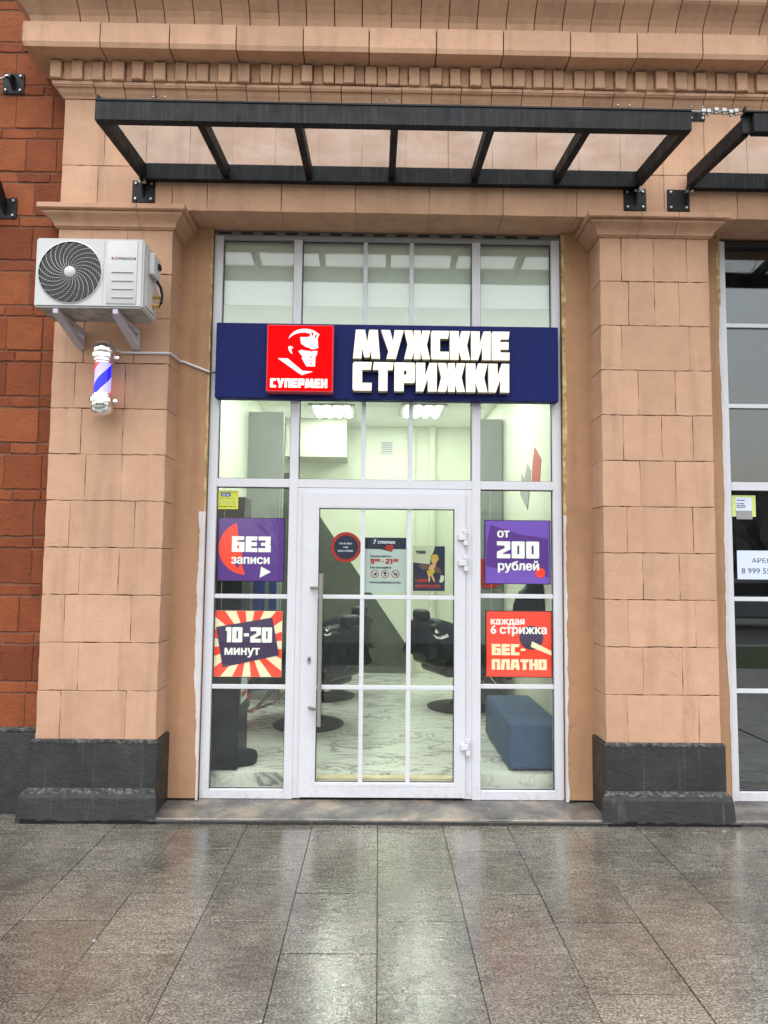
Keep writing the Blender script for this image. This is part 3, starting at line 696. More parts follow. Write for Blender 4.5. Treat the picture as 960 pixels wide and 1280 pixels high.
# ------------------------------------------------------------------ signboard
SY = .195
sx0, szb = U(268, 499, SY); sx1 = U(698.5, 500, SY)[0]; szt = U(480, 406, SY)[1]; szb = U(480, 499.5, SY)[1]
sg = thing('signboard', 'long navy blue shop signboard with big white Cyrillic letters and a red logo box', 'signboard', ((sx0+sx1)/2, SY, szb))
B('panel', sx0, sx1, SY, GY-.006, szb, szt, 'navy', sg, .004)
for txt, pa, pb, y0, y1, sxx in (('МУЖСКИЕ', 441.5, 636.5, 449.0, 413.8, 540), ('СТРИЖКИ', 441.5, 636, 489.2, 454.0, 540)):
    za = U(sxx, y0, SY-.06)[1]; zb = U(sxx, y1, SY-.06)[1]
    block_text(txt, U(pa, 450, SY-.06)[0], U(pb, 450, SY-.06)[0], za, zb, SY-.034, .026, 'letterlit', sg, gap=.07, side='letterside', join=False, bevel=.003)
LY = SY-.075
lx0 = U(333, 450, LY)[0]; lx1 = U(416.8, 450, LY)[0]; lz0 = U(375, 490, LY)[1]; lz1 = U(375, 405.8, LY)[1]
lb = B('logo_box', lx0, lx1, LY, SY-.001, lz0, lz1, 'logoedge', sg, .004); lb['label'] = 'red lit logo box with a white man\'s head'
e = .008; B('logo_face', lx0+e, lx1-e, LY-.002, LY+.004, lz0+e, lz1-e, 'logored', lb, 0)
def LP(p): return (lx0+(p[0]-70)/(888-70)*(lx1-lx0), lz0+(888-p[1])/(888-68)*(lz1-lz0))
heads = [
 [(332,248),(352,205),(385,168),(430,140),(485,123),(545,119),(600,126),(650,143),(712,186),(690,238),(700,352),(672,362),(618,372),(592,352),(560,345),(528,330),(510,312),(492,308),(484,270),(478,222),(560,222),(588,214),(606,190),(590,176),(540,166),(480,168),(420,184),(370,212)],
 [(458,396),(498,376),(520,384),(602,392),(618,402),(640,390),(690,388),(688,428),(668,462),(664,578),(560,578),(500,478),(512,462)],
 [(332,345),(352,332),(385,340),(396,358),(372,362),(376,392),(388,432),(360,412),(342,384)],
 [(208,484),(330,484),(512,632),(642,640),(512,684),(470,664)]]
for h in heads: flat('logo_emblem', [LP(p) for p in h], LY-.0042, 'logowhite', lb, .002)
for h in ([(590,456),(640,464),(612,472)], [(580,498),(644,498),(644,504),(580,504)], [(594,536),(634,536),(616,552)], [(650,226),(676,188),(690,190),(662,236)], [(612,160),(642,172),(628,214),(618,186)]):
    flat('logo_emblem_detail', [LP(p) for p in h], LY-.0062, 'logored', lb, .0018)
a = LP((122, 838)); b_ = LP((818, 728)); block_text('СУПЕРМЕН', a[0], b_[0], a[1], b_[1], LY-.003, .0015, 'letterlit2', lb, name='lettering', gap=.06)

# ------------------------------------------------------------------ light-box posters in the side windows
PY = GY+.062
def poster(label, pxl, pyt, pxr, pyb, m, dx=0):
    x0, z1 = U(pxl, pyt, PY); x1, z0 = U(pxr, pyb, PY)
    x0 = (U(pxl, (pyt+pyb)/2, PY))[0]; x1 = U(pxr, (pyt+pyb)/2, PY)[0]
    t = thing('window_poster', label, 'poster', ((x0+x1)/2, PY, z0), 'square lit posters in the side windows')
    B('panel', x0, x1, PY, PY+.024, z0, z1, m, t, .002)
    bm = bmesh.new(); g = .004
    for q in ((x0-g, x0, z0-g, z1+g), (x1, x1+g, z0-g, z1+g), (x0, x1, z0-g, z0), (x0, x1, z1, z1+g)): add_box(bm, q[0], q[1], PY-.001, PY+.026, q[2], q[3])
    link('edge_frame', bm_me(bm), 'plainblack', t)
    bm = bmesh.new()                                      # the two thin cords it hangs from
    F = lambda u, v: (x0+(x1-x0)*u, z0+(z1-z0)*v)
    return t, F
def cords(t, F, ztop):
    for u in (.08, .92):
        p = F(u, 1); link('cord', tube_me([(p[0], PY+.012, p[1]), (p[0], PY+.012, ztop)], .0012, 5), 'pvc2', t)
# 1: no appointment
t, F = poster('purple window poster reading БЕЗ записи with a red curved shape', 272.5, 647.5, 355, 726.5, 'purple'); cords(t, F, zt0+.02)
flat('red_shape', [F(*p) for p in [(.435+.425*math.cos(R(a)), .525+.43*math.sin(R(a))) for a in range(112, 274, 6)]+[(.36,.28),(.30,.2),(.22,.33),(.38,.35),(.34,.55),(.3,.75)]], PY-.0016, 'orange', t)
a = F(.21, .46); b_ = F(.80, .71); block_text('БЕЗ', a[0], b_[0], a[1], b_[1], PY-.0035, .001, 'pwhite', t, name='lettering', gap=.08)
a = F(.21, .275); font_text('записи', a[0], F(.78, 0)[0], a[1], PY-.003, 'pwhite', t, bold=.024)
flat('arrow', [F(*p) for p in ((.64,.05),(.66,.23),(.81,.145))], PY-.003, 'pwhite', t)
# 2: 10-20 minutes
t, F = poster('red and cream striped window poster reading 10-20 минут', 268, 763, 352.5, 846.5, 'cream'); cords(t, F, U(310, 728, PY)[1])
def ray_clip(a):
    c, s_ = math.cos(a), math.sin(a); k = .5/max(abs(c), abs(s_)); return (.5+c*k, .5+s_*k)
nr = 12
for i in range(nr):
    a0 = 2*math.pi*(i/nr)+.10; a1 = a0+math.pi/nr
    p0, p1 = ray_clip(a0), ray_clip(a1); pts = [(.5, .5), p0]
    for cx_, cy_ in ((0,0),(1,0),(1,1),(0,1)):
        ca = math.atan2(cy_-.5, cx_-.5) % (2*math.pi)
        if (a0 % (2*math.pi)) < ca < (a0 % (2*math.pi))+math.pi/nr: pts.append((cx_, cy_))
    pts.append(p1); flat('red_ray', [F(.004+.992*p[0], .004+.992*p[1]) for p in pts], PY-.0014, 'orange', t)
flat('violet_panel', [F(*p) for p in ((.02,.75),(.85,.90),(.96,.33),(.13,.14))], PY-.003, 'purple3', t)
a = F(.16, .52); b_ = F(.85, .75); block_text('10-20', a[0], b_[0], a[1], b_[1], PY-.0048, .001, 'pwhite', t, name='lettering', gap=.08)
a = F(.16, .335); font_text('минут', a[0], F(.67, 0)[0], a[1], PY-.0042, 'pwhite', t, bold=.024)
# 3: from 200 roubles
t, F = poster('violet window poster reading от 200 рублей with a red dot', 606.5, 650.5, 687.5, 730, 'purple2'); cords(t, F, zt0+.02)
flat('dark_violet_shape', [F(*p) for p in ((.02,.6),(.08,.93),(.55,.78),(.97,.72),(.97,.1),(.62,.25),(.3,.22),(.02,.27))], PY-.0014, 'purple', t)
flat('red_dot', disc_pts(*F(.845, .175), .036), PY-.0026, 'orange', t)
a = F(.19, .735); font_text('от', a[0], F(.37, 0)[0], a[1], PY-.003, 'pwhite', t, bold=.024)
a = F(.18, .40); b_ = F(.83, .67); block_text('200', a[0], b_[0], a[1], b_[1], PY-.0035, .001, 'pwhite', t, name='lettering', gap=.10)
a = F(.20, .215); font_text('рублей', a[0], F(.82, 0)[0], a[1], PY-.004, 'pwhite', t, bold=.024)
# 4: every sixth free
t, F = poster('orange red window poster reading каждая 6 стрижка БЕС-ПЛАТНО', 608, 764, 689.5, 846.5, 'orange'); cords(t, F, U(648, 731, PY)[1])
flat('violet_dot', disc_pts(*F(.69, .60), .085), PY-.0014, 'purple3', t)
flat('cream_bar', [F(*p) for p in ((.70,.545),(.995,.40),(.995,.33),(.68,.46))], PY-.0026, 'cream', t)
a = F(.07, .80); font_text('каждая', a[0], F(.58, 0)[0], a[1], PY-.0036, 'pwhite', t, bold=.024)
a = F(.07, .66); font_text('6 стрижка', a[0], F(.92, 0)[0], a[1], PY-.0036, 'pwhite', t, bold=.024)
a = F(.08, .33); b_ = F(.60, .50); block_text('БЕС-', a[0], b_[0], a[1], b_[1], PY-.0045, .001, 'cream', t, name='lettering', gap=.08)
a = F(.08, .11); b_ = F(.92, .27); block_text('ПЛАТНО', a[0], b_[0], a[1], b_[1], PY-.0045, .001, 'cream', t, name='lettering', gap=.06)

# ------------------------------------------------------------------ notices on the door glass
DY = GY+.028                                # just behind the door pane
x0, z1 = U(455.5, 671.5, DY); x1, z0 = U(507.5, 741, DY)
t = thing('opening_hours_notice', 'pale opening hours notice with navy header and three prohibition symbols on the door', 'notice', ((x0+x1)/2, DY, z0))
F = lambda u, v: (x0+(x1-x0)*u, z0+(z1-z0)*v)
B('sheet', x0, x1, DY, DY+.002, z0, z1, 'pgrey', t, 0)
flat('header', [F(*p) for p in ((.005,.79),(.40,.785),(.66,.735),(.64,.79),(.995,.79),(.995,.995),(.005,.995))], DY-.0014, 'pblue', t)
flat('red_splash', [F(*p) for p in ((.49,.81),(.54,.86),(.66,.865),(.70,.82),(.68,.77),(.60,.75),(.52,.785))], DY-.0026, 'inkred', t)
a = F(.32, .885); b_ = F(.73, .935); block_text('СУПЕРМЕН', a[0], b_[0], a[1], b_[1], DY-.003, .0005, 'paper', t, name='lettering', gap=.08)
flat('emblem', [F(*p) for p in ((.17,.895),(.21,.90),(.235,.875),(.28,.945),(.27,.965),(.22,.95),(.25,.915),(.235,.905))], DY-.0028, 'paper', t)
a = F(.15, .64); font_text('Режим работы:', a[0], F(.65, 0)[0], a[1], DY-.001, 'ink', t, bold=.02)
for s_, ua, ub, va, vb in (('9', .15, .24, .52, .61), ('00', .255, .38, .56, .61), ('-', .41, .47, .52, .60), ('21', .51, .67, .52, .61), ('00', .69, .81, .56, .61)):
    a = F(ua, va); b_ = F(ub, vb); block_text(s_, a[0], b_[0], a[1], b_[1], DY-.0015, .0005, 'inkred', t, name='lettering', gap=.12)
a = F(.15, .435); font_text('Без выходных', a[0], F(.65, 0)[0], a[1], DY-.001, 'ink', t, bold=.02)
a = F(.13, .165); font_text('WWW.SUPERMANCUT.RU', a[0], F(.87, 0)[0], a[1], DY-.001, 'ink', t, bold=.03)
rr = (x1-x0)*.095
for k, u in enumerate((.255, .5, .745)):
    c = F(u, .335); bm = bmesh.new(); n = 28
    for i in range(n):
        a0, a1 = 2*math.pi*i/n, 2*math.pi*(i+1)/n
        q = [(c[0]+r_*math.cos(q_), c[1]+r_*math.sin(q_)) for r_, q_ in ((rr, a0), (rr, a1), (rr*.84, a1), (rr*.84, a0))]; bm.faces.new([bm.verts.new((p[0], DY-.0012, p[1])) for p in q])
    link('prohibition_ring', bm_me(bm), 'inkred', t)
    d = rr*.66; flat('prohibition_bar', [(c[0]-d, c[1]+d-.002), (c[0]-d+.002, c[1]+d), (c[0]+d, c[1]-d+.002), (c[0]+d-.002, c[1]-d)], DY-.0016, 'inkred', t, .0006)
    sh = [[(-.5,-.4),(-.1,-.45),(.0,-.1),(.4,-.5),(.6,.4),(.2,.35),(-.1,-.05)], [(-.15,-.6),(.15,-.6),(.12,0),(.5,.2),(.3,.5),(0,.62),(-.3,.5),(-.5,.2),(-.1,0)], [(-.5,.5),(-.3,.1),(-.25,-.5),(-.1,-.5),(-.05,-.1),(.3,-.1),(.35,-.5),(.5,-.5),(.5,.25),(-.1,.25),(-.35,.55)]][k]
    flat('pictogram', [(c[0]+p[0]*rr*.9, c[1]+p[1]*rr*.9) for p in sh], DY-.0026, 'ink', t, .0006)
cx, cz = U(432.5, 684, DY); rr = .108
t = thing('round_door_sticker', 'round navy sticker with a red rim on the door glass', 'sticker', (cx, DY, cz-rr))
flat('rim', disc_pts(cx, cz, rr, 40), DY, 'inkred', t, .0015); flat('centre', disc_pts(cx, cz, rr*.79, 40), DY-.0012, 'pblue', t, .0008)
for v, wv, in ((.020, .048), (-.006, .018), (-.032, .056)): scribble(cx-wv, cx+wv, cz+v, .013, DY-.0014, 'paper', t)
x0, z1 = U(516.5, 682.5, DY); x1, z0 = U(556, 739, DY)
t = thing('picture_poster', 'small poster of a seated woman in yellow on navy, on the door glass', 'poster', ((x0+x1)/2, DY, z0))
F2 = (x0, x1, z0, z1)
def FP(u, v): return (F2[0]+(F2[1]-F2[0])*(u-80)/(835-80), F2[3]-(F2[3]-F2[2])*(v-85)/(1160-85))
B('sheet', x0, x1, DY, DY+.002, z0, z1, 'pblue', t, 0)
for k, (nm, mm, pts) in enumerate((
  ('pale_field', 'pgreen', [(82,87),(600,87),(560,230),(500,330),(480,520),(82,480)]),
  ('grey_band', 'pbrown', [(200,560),(260,510),(480,540),(640,560),(740,640),(760,740),(650,720),(560,640),(300,650)]),
  ('hair', 'pyel', [(510,330),(560,280),(640,285),(680,340),(690,400),(640,470),(520,480),(500,400)]),
  ('face', 'skin', [(520,400),(600,380),(620,440),(570,510),(530,490)]),
  ('body', 'skin', [(490,540),(560,500),(640,470),(600,590),(560,660),(440,640)]),
  ('skirt', 'pyel', [(400,690),(470,650),(580,650),(600,700),(520,790),(470,800)]),
  ('leg', 'skin', [(400,690),(470,780),(490,860),(470,940),(440,940),(450,820)]), ('leg', 'skin', [(500,780),(540,770),(590,880),(600,940),(570,930)]),
  ('white_patch', 'pgreen', [(740,770),(820,800),(810,900),(770,950),(700,950)]))):
    flat(nm, [FP(*p) for p in pts], DY-.0010-.0006*k, mm, t, .0005)
a = FP(140, 268); b_ = FP(375, 195); block_text('ТВОЯ', a[0], b_[0], a[1], b_[1], DY-.0030, .0004, 'ink', t, name='lettering')
a = FP(140, 950); b_ = FP(410, 870); scribble(a[0], b_[0], a[1], b_[1]-a[1], DY-.0014, 'inkred', t)
a = FP(140, 1080); b_ = FP(720, 1000); scribble(a[0], b_[0], a[1], b_[1]-a[1], DY-.0014, 'inkred', t)
# yellow sticker in the left side window
YS = GY+.030
x0, z1 = U(268, 613, YS); x1, z0 = U(297.5, 636.5, YS)
t = thing('yellow_window_sticker', 'small yellow sticker with a blue header in the top corner of left window', 'sticker', ((x0+x1)/2, YS, z0))
F = lambda u, v: (x0+(x1-x0)*u, z0+(z1-z0)*v)
B('sheet', x0, x1, YS, YS+.003, z0, z1, 'yellow', t, 0)
flat('header', [F(*p) for p in ((.28,.68),(.68,.68),(.68,.88),(.28,.88))], YS-.001, 'blue', t, .0008)
a = F(.33, .73); b_ = F(.64, .83); scribble(a[0], b_[0], a[1], b_[1]-a[1], YS-.0012, 'paper', t)
for v, m_ in ((.9, 'papergrey'), (.56, 'papergrey'), (.38, 'papergrey'), (.26, 'papergrey'), (.12, 'dark')):
    a = F(.08, v); b_ = F(.92, v+.05); scribble(a[0], b_[0], a[1], (z1-z0)*.045, YS-.0006, m_, t)

# ------------------------------------------------------------------ neighbour's shop front, right
nf = thing('shopfront', 'neighbouring dark white-framed shop window at the right edge', 'shopfront', (3.2, GY, .034))
nx0, nx1 = NX0, 4.15
B('frame_post', nx0, nx0+.065, FY0, FY1, gz0, gz1, 'pvc', nf); B('frame_post', nx1-.065, nx1, FY0, FY1, gz0, gz1, 'pvc', nf)
B('frame_head', nx0+.065, nx1-.065, FY0, FY1, gz1-.04, gz1, 'seal', nf); B('sill_rail', nx0+.065, nx1-.065, FY0, FY1, gz0, gz0+.06, 'pvc', nf)
zn = U(945, 608, GY)[1]; B('transom', nx0+.065, nx1-.065, FY0-.002, FY1, zn-.03, zn+.03, 'pvc', nf)
pane(nx0+.065, nx1-.065, gz0+.06, zn-.03, nf, m='glass2'); pane(nx0+.065, nx1-.065, zn+.03, gz1-.04, nf, m='glass2')
for py in (406, 507, 749, 864.5): z = U(940, py, GY)[1]; B('glazing_bar', nx0+.065, nx1-.065, GY+.016, GY+.034, z-.015, z+.015, 'pvc2', nf)
x0, z1 = U(921, 688, GY+.03); z0 = U(925, 724, GY+.03)[1]; x1 = x0+.42
t = thing('rental_notice', 'white paper rental notice with phone number inside the dark window', 'notice', ((x0+x1)/2, GY+.029, z0))
B('sheet', x0, x1, GY+.029, GY+.031, z0, z1, 'paper', t, 0)
h = z1-z0
font_text('АРЕНДА', x0+.105, x0+.33, z0+h*.58, GY+.0285, 'ink', t, bold=.004, hgt=h*.19); font_text('8 999 55', x0+.03, x0+.235, z0+h*.20, GY+.0285, 'ink', t, bold=.004, hgt=h*.19)
x0, z1 = U(914.5, 619, GY+.031); x1, z0 = U(945, 646, GY+.031)
t = thing('lime_window_sticker', 'small lime green sticker with a white slip in the dark right window', 'sticker', ((x0+x1)/2, GY+.031, z0))
F = lambda u, v: (x0+(x1-x0)*u, z0+(z1-z0)*v)
B('sheet', x0, x1, GY+.031, GY+.034, z0, z1, 'ygreen', t, 0)
flat('slip', [F(*p) for p in ((.15,.28),(.83,.28),(.83,.9),(.15,.9))], GY+.0298, 'paper', t, .001); flat('grey_tape', [F(*p) for p in ((.18,-.12),(.85,-.12),(.83,.28),(.15,.28))], GY+.0294, 'papergrey', t, .001)
for v in (.74, .58, .48, .4): a = F(.2, v); b_ = F(.2+random.uniform(.3, .5), v); scribble(a[0], b_[0], a[1], .008, GY+.0292, 'ink', t)

# ------------------------------------------------------------------ glass canopies
def plate(name, x, z, y, parent, s=.075, tongue=True):
    p = B(name, x-s, x+s, y-.008, y-.0005, z-s, z+s, 'plainblack', parent, .002)
    for sx_ in (-1, 1):
        for sz_ in (-1, 1): link('bolt', lathe_me([(.0, .012), (.008, .010), (.011, .006), (.011, 0)], (x+sx_*s*.68, y-.008, z+sz_*s*.7), 8, 'y'), 'bolt', p)
    return p
CF, CB = -.80, -.055
def canopy(xa, xb, nraf, label, fin=0, pa=.015, pb=-.03):
    zf0, zf1 = U(118, 149.5, CF)[1], U(118, 125.5, CF)[1]; zr0, zr1 = U(178, 223, CB)[1], U(178, 203, CB)[1]
    t = thing('glass_canopy', label, 'canopy', ((xa+xb)/2, 0, zr0), 'black steel glass canopies above the shop windows')
    B('front_beam', xa+fin, xb, CF, CF+.05, zf0, zf1, 'black', t, .003); B('rear_beam', xa+.03, xb-.03, CB, CB+.045, zr0, zr1, 'black', t, .003)
    for i in range(nraf+2):
        u = i/(nraf+1); X = xa+.022+(xb-xa-.044)*u; hw = .022 if 0 < i < nraf+1 else .022
        bm = bmesh.new(); dz = .05 if 0 < i < nraf+1 else 0
        add_prism(bm, [(CF+.0505, zf0+.006+dz*.3), (CF+.0505, zf1-.014), (CB-.0005, zr1-.014), (CB-.0005, zr0+.006+dz*.3)], X-hw, X+hw, 'x')
        link('side_beam' if i in (0, nraf+1) else 'rafter', bm_me(bm), 'black', t)
    def gz(y, o=0): k = (y-CF)/(CB-CF); return zf1+(zr1-zf1)*k+o
    for i in range(nraf+1):
        ua, ub = i/(nraf+1), (i+1)/(nraf+1); a = xa+.022+(xb-xa-.044)*ua+.003; b2 = xa+.022+(xb-xa-.044)*ub-.003
        link('roof_pane', prism_me([(CF+.052, gz(CF+.052, -.012)), (CF+.052, gz(CF+.052, -.004)), (CB+.02, gz(CB+.02, -.004+.006)), (CB+.02, gz(CB+.02, -.012+.006))], a, b2, 'x'), 'roofglass', t)
    B('gutter_lip', xa, xb, CF-.004, CF+.055, zf1+.0005, zf1+.012, 'plainblack', t, .001)
    zc = U(180, 237, -.01)[1]
    for X in (xa+pa, xb+pb):
        pl_ = plate('wall_plate', X, zc-.012, 0, t, .078); X = min(max(X, xa+.012), xb-.02)
        link('bracket_arm', prism_me([(-.009, zc-.055), (-.009, zc+.05), (CB-.01, zr0+.06), (CB-.05, zr0+.05), (CB-.055, zr0+.005), (-.05, zc+.02)], X-.006, X+.006, 'x'), 'plainblack', t)
        link('pivot_bolt', tube_me([(X-.02, -.05, zc+.03), (X+.03, -.05, zc+.03)], .009, 8), 'bolt', t)
    # tie rods from the front corners up to the wall
    zt = U(182, 130, 0)[1]
    for X in (xa+.10, (xa+xb)/2, xb-.10):
        plate('tie_plate', X, zt+.005, 0, t, .06)
        link('tie_rod', tube_me([(X, -.01, zt), (X, CF+.03, zf1+.004)], .005, 6), 'bolt', t)
    for k in range(7):
        X = xa+.05+.03*k+random.uniform(-.008, .008); link('clamp', lathe_me([(0, 0), (.011, .001), (.012, .014), (.006, .02), (0, .021)], (X, CF+.03, zf1+.012), 7), 'bolt', t)
        X = xb-.05-.03*k+random.uniform(-.008, .008)
        if k < 4: link('clamp', lathe_me([(0, 0), (.011, .001), (.012, .014), (.006, .02), (0, .021)], (X, CF+.03, zf1+.012), 7), 'bolt', t)
    if fin: link('corner_plate', box_me(xa, xa+fin+.01, CF+.03, CF+.0495, zf0+.01, zf1-.003, .001), 'plainblack', t)
    link('corner_tab', box_me(xa+.004, xa+.016, CF+.01, CF+.04, zf1+.012, zf1+.045, .002), 'plainblack', t)
    return t, zf1, zt
c1, zf1, ztie = canopy(-1.628, 1.803, 5, 'black steel canopy with clear panes above the main shop front')
c2, _, _ = canopy(2.115, 4.6, 3, 'black steel canopy cut off by the right edge of the picture', .05, -.04)
# cable with clamps between the two canopies
bm = bmesh.new()
pth = [(1.80, CF+.02, zf1+.014), (1.86, CF+.0, zf1+.0), (1.93, CF, zf1-.005), (2.0, CF, zf1+.006), (2.085, CF+.01, zf1+.018)]
t = thing('canopy_cable', 'short steel cable with clamps slung between the two canopies', 'cable', (1.94, CF, zf1-.02))
link('wire', tube_me(pth, .004, 6), 'bolt', t)
for X in (1.87, 1.90, 1.945, 1.99, 2.03, 2.06):
    z = zf1+random.uniform(-.008, .012); bm = bmesh.new(); add_box(bm, X-.012, X+.012, CF-.012, CF+.012, z-.012, z+.012); add_box(bm, X-.005, X+.005, CF-.008, CF+.008, z-.026, z-.012)
    bmesh.ops.bevel(bm, geom=bm.edges[:], offset=.003, segments=1, affect='EDGES'); link('clamp', bm_me(bm), 'bolt', t)
# wall brackets of the next canopy, on the brick wall
for px, py, lab in ((16.5, 104, 'small black bolted wall plate with a hook high on the red brick wall'), (7, 260, 'black bolted canopy bracket on the red brick wall beside the capital')):
    X, z = U(px, py, .105)
    t = thing('wall_bracket', lab, 'bracket', (X, .11, z-.075), 'canopy brackets on the brick wall'); s = .075
    p = plate('plate', X, z, .116, t)
    if py < 200:
        link('eye_hook', tube_me([(X-.01, .10, z+.03), (X, .06, z+.03), (X-.02, .04, z), (X-.05, .05, z-.01), (X-.2, .0, z-.04)], .008, 8), 'bolt', t); link('arm', prism_me([(.108, z-.05), (.108, z+.05), (.05, z+.03), (.04, z)], X-.006, X+.012, 'x'), 'plainblack', t)
    else:
        link('arm', prism_me([(.108, z-.05), (.108, z+.05), (.04, z+.13), (.0, z+.16), (-.02, z+.1), (.05, z)], X-.01, X+.006, 'x'), 'plainblack', t); link('beam_end', box_me(X-.5, X-.01, -.02, .03, z+.09, z+.19, .003), 'black', t)

# ------------------------------------------------------------------ air conditioner
AX0, AX1, AY0, AY1, AZ0, AZ1 = -2.116, -1.451, -.42, -.15, 3.204, 3.642
ac = thing('air_conditioner', 'white outdoor air conditioner unit on wall brackets above the barber pole', 'air conditioner', ((AX0+AX1)/2, -.28, AZ0))
bm = bmesh.new(); add_box(bm, AX0, AX1, AY0, AY1, AZ0, AZ1); bmesh.ops.bevel(bm, geom=bm.edges[:], offset=.010, segments=2, affect='EDGES')
shell = link('casing', bm_me(bm, True), 'acwhite', ac)
fx, fz = U(88, 340.5, AY0); fr = .196
link('fan_well', prism_me(disc_pts(fx, fz, fr, 56), AY0-.0025, AY0-.0005), 'dark', ac)
bm = bmesh.new()
for (ra, rb) in ((fr-.004, fr+.006),):
    n = 56
    for i in range(n):
        a0, a1 = 2*math.pi*i/n, 2*math.pi*(i+1)/n
        q = [(fx+r_*math.cos(q_), AY0-yy, fz+r_*math.sin(q_)) for r_, q_, yy in ((ra, a0, .010), (ra, a1, .010), (rb, a1, .002), (rb, a0, .002))]; bm.faces.new([bm.verts.new(p) for p in q])
link('grille_rim', bm_me(bm), 'acwhite', ac)
bm = bmesh.new()
for k in range(1, 12):                                     # concentric wires
    r_ = .035+(fr-.04)*k/12; n = 40; 
    for i in range(n):
        a0, a1 = 2*math.pi*i/n, 2*math.pi*(i+1)/n
        q = [(fx+rr_*math.cos(q_), AY0-.0075, fz+rr_*math.sin(q_)) for rr_, q_ in ((r_-.0011, a0), (r_-.0011, a1), (r_+.0011, a1), (r_+.0011, a0))]; bm.faces.new([bm.verts.new(p) for p in q])
link('grille_ring', bm_me(bm), 'grillewire', ac)
bm = bmesh.new(); NS = 24
for k in range(NS):                                        # swirling ribs
    a0 = 2*math.pi*k/NS; pts = []
    for i in range(9):
        u = i/8; r_ = .03+(fr-.03)*u; a = a0-.95*u**1.1; pts.append((fx+r_*math.cos(a), AY0-.009-.006*math.sin(math.pi*u), fz+r_*math.sin(a)))
    add_tube(bm, pts, .0014, 4, False)
link('grille_rib', bm_me(bm), 'acwhite', ac)
link('hub', lathe_me([(0, .018), (.026, .016), (.034, .010), (.036, 0)], (fx, AY0-.003, fz), 28, 'y'), 'acwhite', ac)
# right hand panel: raised frame, louvre lines, maker's name
px0, px1 = U(133.5, 340, AY0)[0], U(171.5, 340, AY0)[0]
B('service_panel', px0, px1, AY0-.006, AY0+.002, AZ0+.022, AZ1-.018, 'acwhite', ac, .004, 2)
B('groove', U(129.5, 340, AY0)[0]-.0015, U(129.5, 340, AY0)[0]+.0015, AY0-.0008, AY0+.002, AZ0+.02, AZ1-.015, 'acgrey', ac, 0)
for py in (340.5, 351.2, 361.5, 372): z = U(152, py, AY0)[1]; B('louvre', U(139.8, py, AY0)[0], U(167, py, AY0)[0], AY0-.012, AY0-.0062, z-.004, z+.002, 'acwhite', ac, .001); B('louvre_slot', U(139.8, py, AY0)[0], U(167, py, AY0)[0], AY0-.0068, AY0-.0055, z-.008, z-.0042, 'acgrey', ac, 0)
z = U(150, 325.3, AY0)[1]; xa, xb = U(140.3, 323, AY0)[0], U(170.3, 323, AY0)[0]; W_ = xb-xa
font_text('K', xa, xa+W_*.10, z, AY0-.0065, 'dark', ac, bold=.014, hgt=.017); font_text('O', xa+W_*.125, xa+W_*.255, z, AY0-.0065, 'inkred', ac, bold=.02, hgt=.018); font_text('MANCHI', xa+W_*.29, xb, z, AY0-.0065, 'dark', ac, bold=.014, hgt=.017)
# side: cover box, valves, cable
B('terminal_cover', AX1, AX1+.035, -.33, -.20, AZ1-.185, AZ1-.045, 'acwhite', ac, .006); B('cable_gland', AX1+.035, AX1+.05, -.26, -.22, AZ1-.12, AZ1-.085, 'plainblack', ac, .003)
B('valve_plate', AX1, AX1+.008, -.37, -.18, AZ0+.03, AZ0+.21, 'acwhite', ac, .002)
for dz in (.075, .135): link('valve', tube_me([(AX1+.004, -.25, AZ0+dz), (AX1+.05, -.25, AZ0+dz)], .013, 8), 'brass', ac)
link('hose', tube_me([(AX1+.03, -.25, AZ0+.24), (AX1+.055, -.24, AZ0+.2), (AX1+.062, -.235, AZ0+.15), (AX1+.06, -.24, AZ0+.10), (AX1+.045, -.245, AZ0+.07)], .009, 8), 'plainblack', ac)
link('cable', tube_me([(AX1+.02, -.24, AZ1-.19), (AX1+.03, -.245, AZ1-.23), (AX1+.055, -.24, AZ0+.14)], .004, 6), 'acwhite', ac)
B('underside', AX0+.012, AX1-.012, AY0+.012, AY1-.01, AZ0-.003, AZ0+.001, 'acunder', ac, 0)
for xa, pb in ((U(68, 388, AY0)[0], 0), (U(143, 392, AY0)[0], 0)):
    X = xa; zb = AZ0-.006
    brk = thing('air_conditioner_bracket', 'pale grey steel bracket under the fan side of the air conditioner' if xa < -1.8 else 'pale grey steel bracket under the panel side of the air conditioner', 'bracket', (X, -.1, zb-.12), 'air conditioner wall brackets')
    B('rail', X-.016, X+.016, AY0+.01, -.004, zb-.03, zb, 'brkt', brk, .002); B('wall_strip', X-.018, X+.018, -.03, -.002, zb-.135, zb-.03, 'brkt', brk, .002)
    link('brace', prism_me([(AY0+.02, zb-.0305), (AY0+.095, zb-.0305), (-.031, zb-.085), (-.031, zb-.133)], X-.024, X+.024, 'x'), 'brkt', brk)

# ------------------------------------------------------------------ barber pole and its cable conduit
bx_, bz0 = U(127, 520, -.12); bz1 = U(130, 428, -.12)[1]; bx_ = U(128.5, 475, -.12)[0]; py_ = -.12; H = bz1-bz0
bp = thing('barber_pole', 'lit red white and blue barber pole with chrome caps on the pilaster', 'barber pole', (bx_, py_, bz0))
link('lower_cap', lathe_me([(0, 0), (.03, .002), (.055, .012), (.068, .03), (.070, .075), (.066, .079), (.081, .085), (.081, .112), (.066, .118), (.07, .122), (.07, .130), (.056, .136), (.056, .145)], (bx_, py_, bz0), 28), 'chrome', bp)
link('upper_cap', lathe_me([(.056, H-.145), (.056, H-.136), (.068, H-.132), (.068, H-.122), (.064, H-.118), (.079, H-.110), (.079, H-.085), (.066, H-.079), (.069, H-.07), (.068, H-.035), (.055, H-.012), (.03, H-.002), (0, H)], (bx_, py_, bz0), 28), 'chrome', bp)
za, zb = bz0+.142, bz0+H-.142; n = 48; mz = 26
